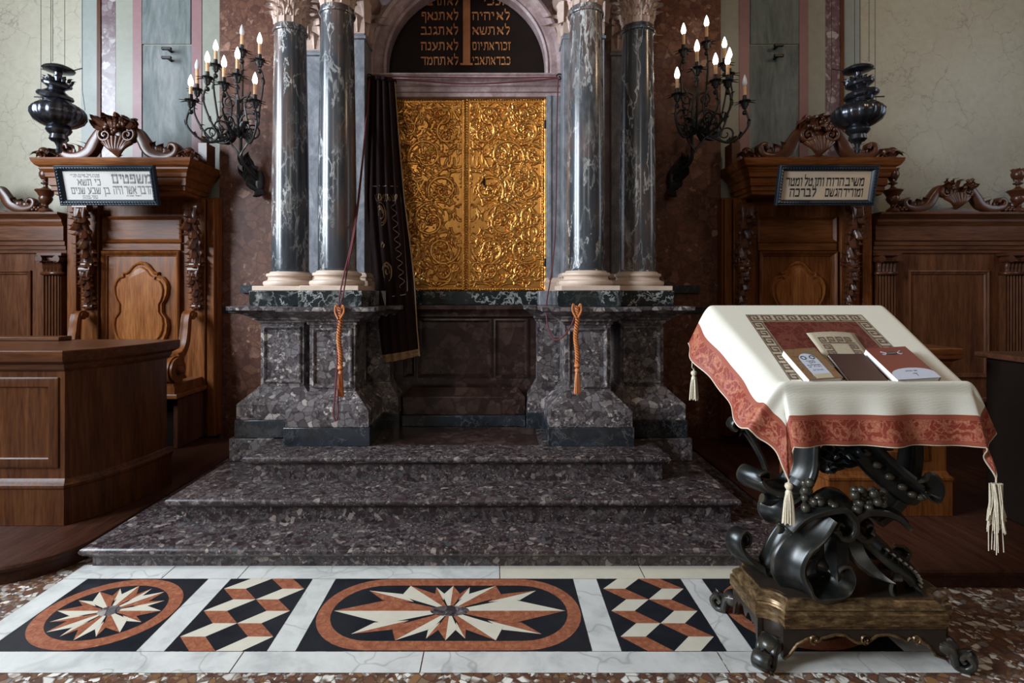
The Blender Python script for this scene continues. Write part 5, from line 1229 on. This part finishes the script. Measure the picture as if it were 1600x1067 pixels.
me.from_pydata([tuple(cloth_pt(a, b)-offv) for b in bv for a in av], [], [(j*na+i, j*na+i+1, (j+1)*na+i+1, (j+1)*na+i) for j in range(nb-1) for i in range(na-1)])
uvl = me.uv_layers.new(name='UVMap'); me.materials.append(M['cream_cloth']); me.materials.append(M['damask'])
for pgn in me.polygons:
    i = pgn.index % (na-1); j = pgn.index//(na-1); ca, cb = (av[i]+av[i+1])/2, (bv[j]+bv[j+1])/2
    ds = [ca+OV, CW+OV-ca, cb+OV, DL+OV-cb]; m_ = min(ds); k_ = ds.index(m_)
    pgn.material_index = 1 if m_ < RED else 0; pgn.use_smooth = True
    for li, vi in zip(pgn.loop_indices, pgn.vertices):
        a, b = av[vi % na], bv[vi//na]; d_ = [a+OV, CW+OV-a, b+OV, DL+OV-b][k_]
        uvl.data[li].uv = ((b if k_ < 2 else a)+1, d_)
o = bpy.data.objects.new('cloth', me); COL.objects.link(o); o.parent = t
s_ = o.modifiers.new('thickness', 'SOLIDIFY'); s_.thickness = .003; s_.offset = 1
s_ = o.modifiers.new('smooth', 'SUBSURF'); s_.levels = 1; s_.render_levels = 1
def edge_tube(pts): return MB().tube(pts, .0028, 5)
loop = [cloth_pt(a, -OV) for a in av]+[cloth_pt(CW+OV, b) for b in bv]+[cloth_pt(a, DL+OV) for a in av[::-1]]+[cloth_pt(-OV, b) for b in bv[::-1]]
edge_tube(loop).build('hem_braid', M['tassel'], t)
# key border and inner field lying on the cloth
def flatq(mb, x0, x1, b0, b1, h, n_=1): mb.add([PT(x0, b0, h), PT(x1, b0, h), PT(x1, b1, h), PT(x0, b1, h)], [(0, 1, 2, 3)])
def meander(mb, place, length, w_, n_):
    u = length/n_; s_ = w_/7.0
    for i in range(n_):
        o_ = i*u; k_ = u/7.0
        for a, b, c, d in ((0,7,6,7),(0,1,0,7),(0,5.2,0,1),(4.2,5.2,0,5),(2,5.2,4,5),(2,3,2,5)):
            mb.add([place(o_+a*k_, c*s_), place(o_+b*k_, c*s_), place(o_+b*k_, d*s_), place(o_+a*k_, d*s_)], [(0, 1, 2, 3)])
KX0, KX1, KB1, KW = 1.185, 1.735, .505, .060
mb = MB(); flatq(mb, KX0, KX1, KB1-KW, KB1, .0035); flatq(mb, KX0, KX0+KW, .03, KB1-KW, .0035); flatq(mb, KX1-KW, KX1, .03, KB1-KW, .0035)
mb.build('key_band', M['keyground'], t, smooth=0)
mb = MB(); g_ = .007
meander(mb, lambda u, v: PT(KX0+g_+u, KB1-g_-v, .0048), KX1-KX0-2*g_, KW-2*g_, 9)
meander(mb, lambda u, v: PT(KX0+g_+v, KB1-KW-u, .0048), KB1-KW-.03, KW-2*g_, 7); meander(mb, lambda u, v: PT(KX1-g_-v, KB1-KW-u, .0048), KB1-KW-.03, KW-2*g_, 7)
for x0, x1, b0, b1 in ((KX0, KX1, KB1-.003, KB1), (KX0+KW, KX1-KW, KB1-KW, KB1-KW+.003), (KX0, KX0+.003, .03, KB1), (KX1-.003, KX1, .03, KB1), (KX0+KW-.003, KX0+KW, .03, KB1-KW), (KX1-KW, KX1-KW+.003, .03, KB1-KW)): flatq(mb, x0, x1, b0, b1, .0048)
mb.build('key_pattern', M['keybrown'], t, smooth=0)
mb = MB(); x0, x1, b0, b1 = KX0+KW, KX1-KW, .03, KB1-KW; mb.add([PT(x, b, .0038) for x, b in ((x0, b0), (x1, b0), (x1, b1), (x0, b1))], [(0, 1, 2, 3)])
fo = mb.build('red_field', M['damask_field'], t, smooth=0); ul = fo.data.uv_layers.new(name='UVMap')
for li, uvv in enumerate(((x0, b0), (x1, b0), (x1, b1), (x0, b1))): ul.data[fo.data.polygons[0].loop_indices[li]].uv = uvv
mb = MB(); fx0, fx1, fb0, fb1 = 1.385, 1.60, .12, .335
fp = lambda u, v, h=0: PT(lerp(fx0, fx1, u)+.012*math.sin(v*3)*(1-u), lerp(fb0, fb1, v), .006+h+.014*max(0, v-.4)*math.sin(u*PI)+.016*(v**3))
nn = 10; mb.add([fp(i/nn, j/nn) for j in range(nn+1) for i in range(nn+1)], [(j*(nn+1)+i, j*(nn+1)+i+1, (j+1)*(nn+1)+i+1, (j+1)*(nn+1)+i) for j in range(nn) for i in range(nn)])
o = mb.build('cream_marker', M['keyground'], t, smooth=180); s_ = o.modifiers.new('thickness', 'SOLIDIFY'); s_.thickness = .002
mb = MB(); meander(mb, lambda u, v: fp(.14+.72*u, .86-.17*v, .0022), 1.0, 1.0, 4); meander(mb, lambda u, v: fp(.14+.17*v, .66-.66*u, .0022), 1.0, 1.0, 4); meander(mb, lambda u, v: fp(.86-.17*v, .66-.66*u, .0022), 1.0, 1.0, 4)
mb.build('marker_key_pattern', M['keybrown'], t, smooth=0)
def silk_tassel(p, L, wide, messy, sd, label=None):
    mb = MB(); r = random.Random(sd)
    mb.tube([p+Vector((0, 0, .004)), p+Vector((0, 0, -.016))], .003, 6)
    if not messy: mb.lathe([(.004, p.z-.006), (.013, p.z-.012), (.015, p.z-.022), (.010, p.z-.032), (.008, p.z-.034), (.012, p.z-.042), (.013, p.z-.05)], p.x, p.y, 14)
    n_ = 60
    for k_ in range(n_):
        a = r.uniform(0, 2*PI); q = math.sqrt(r.random()); r1 = .010*q; r2 = wide*q; l_ = L*(r.uniform(.93, 1) if not messy else r.uniform(.55, .85) if k_ % 9 else 1.12)
        pts = [p+Vector((r1*math.cos(a)*(2.6 if messy else 1), r1*math.sin(a), -.02 if messy else -.04))]
        for s_ in (.35, .7, 1): pts.append(p+Vector((lerp(r1, r2, s_**.7)*math.cos(a)+(r.uniform(-.004, .004) if messy else 0), lerp(r1, r2, s_**.7)*math.sin(a), -.03-(l_-.03)*s_)))
        mb.tube(pts, .0019 if messy else .0022, 4)
    mb.build('tassel', M['tassel'], t)
silk_tassel(cloth_pt(-OV, -OV), .165, .026, False, 1); silk_tassel(cloth_pt(-OV, DL+OV), .155, .022, False, 2); silk_tassel(cloth_pt(CW+OV, -OV), .255, .030, True, 3)

# ------------------------------------------------------------------ three books on the cloth
def book(name, label, cx, b0, w_, L, th, rot, cover, lift=.0055):
    ca, sa = math.cos(rot), math.sin(rot)
    def q(u, v, h): x, b = u*w_*ca-v*L*sa, u*w_*sa+v*L*ca; return PT(cx+x, b0+b, lift+h)
    t = thing(name, label, 'book', q(0, .5, 0), 'books on the lectern')
    def slab(mb, u0, u1, v0, v1, h0, h1):
        vs = [q(u, v, h) for h in (h0, h1) for u, v in ((u0, v0), (u1, v0), (u1, v1), (u0, v1))]; mb.add(vs, [(3,2,1,0), (4,5,6,7), (0,1,5,4), (1,2,6,5), (2,3,7,6), (3,0,4,7)]); return mb
    mb = slab(MB(), -.5, .5, 0, 1, 0, .0025); slab(mb, -.5, .5, 0, 1, th-.0025, th); slab(mb, .485, .5, 0, 1, .001, th-.001); mb.build('cover', M[cover], t, smooth=0)
    slab(MB(), -.485, .486, .012, .988, .0025, th-.0025).build('page_block', M['pages'], t, smooth=0)
    return t, q, slab
t, q, slab = book('prayer_book', 'thick book with ornate brown and gold cover and pale arched title label', 1.306, .012, .142, .192, .032, .10, 'bookart')
th = .032
mb = MB(); pts = [(-.26, .10), (.26, .10)]+[(.26*math.cos(a), .62+.20*math.sin(a)) for a in np.linspace(0, PI, 15)]; n = len(pts)
mb.add([q(u, v, th+.0006) for u, v in pts]+[q(u, v, th-.001) for u, v in pts], [tuple(range(n))]+[(i, (i+1) % n, n+(i+1) % n, n+i) for i in range(n)]); mb.build('title_label', M['booklabel'], t, smooth=0)
slab(MB(), -.25, .25, .02, .16, th-.001, th+.0009).build('lower_label', M['booksand'], t, smooth=0)
mb = MB(); pl = lambda u, v, k: q(u, v, th+.0007+.0004*k); hebrew(mb, 'ספר', .13, .50, .075, pl, .26); hebrew(mb, 'תהלים', .20, .37, .075, pl, .40); hebrew(mb, 'תהלים', .16, .26, .030, pl, .32)
mb.build('lettering', M['ink_grey'], t, smooth=0)
mb = MB()
for s in (-1, 1): mb.tube([q(s*.13+.07*math.cos(a), .68+.055*math.sin(a), th+.0012) for a in np.linspace(0, 2*PI, 13)], .0016, 5)
mb.build('label_ornament', M['blueframe'], t)
t, q, slab = book('prayer_book', 'plain dark maroon book in the middle of the three on the cloth', 1.484, .010, .152, .178, .016, .0, 'maroon')
t, q, slab = book('prayer_book', 'brick red book with a small black and white emblem and pale half-round label', 1.676, .012, .180, .200, .032, .085, 'redcover')
mb = MB(); pts = [(-.5, .0), (.5, .0)]+[(.5*math.cos(a), .16+.17*math.sin(a)) for a in np.linspace(0, PI, 21)]; n = len(pts)
mb.add([q(u, v, th+.0006) for u, v in pts]+[q(u, v, th-.001) for u, v in pts], [tuple(range(n))]+[(i, (i+1) % n, n+(i+1) % n, n+i) for i in range(n)]); mb.build('half_round_label', M['booklabel'], t, smooth=0)
mb = MB(); pl = lambda u, v, k: q(u, v, th+.0007+.0004*k); hebrew(mb, 'ד', .07, .09, .07, pl, .09); hebrew(mb, 'ספר תהלים', .14, .225, .022, pl, .28); mb.build('lettering', M['ink'], t, smooth=0)
mb = MB()
pts = [(.14*math.cos(a), .80+.045*math.sin(a)) for a in np.linspace(0, 2*PI, 21)[:-1]]; n = 20; mb.add([q(u, v, th+.0008) for u, v in pts], [tuple(range(n))])
eo = mb.build('emblem', M['ink'], t, smooth=0)
mb = MB()
for s in (-1, 1):
    for a, b in ((.16, .84), (.16, .76)): mb.tube([q(s*.13, .80, th+.001), q(s*.20, b, th+.001), q(s*.24, b+.02, th+.001)], .0022, 5)
mb.tube([q(u, .80, th+.001) for u in (-.1, 0, .1)], .0012, 4); mb.build('emblem_crest', M['emblem'], t)
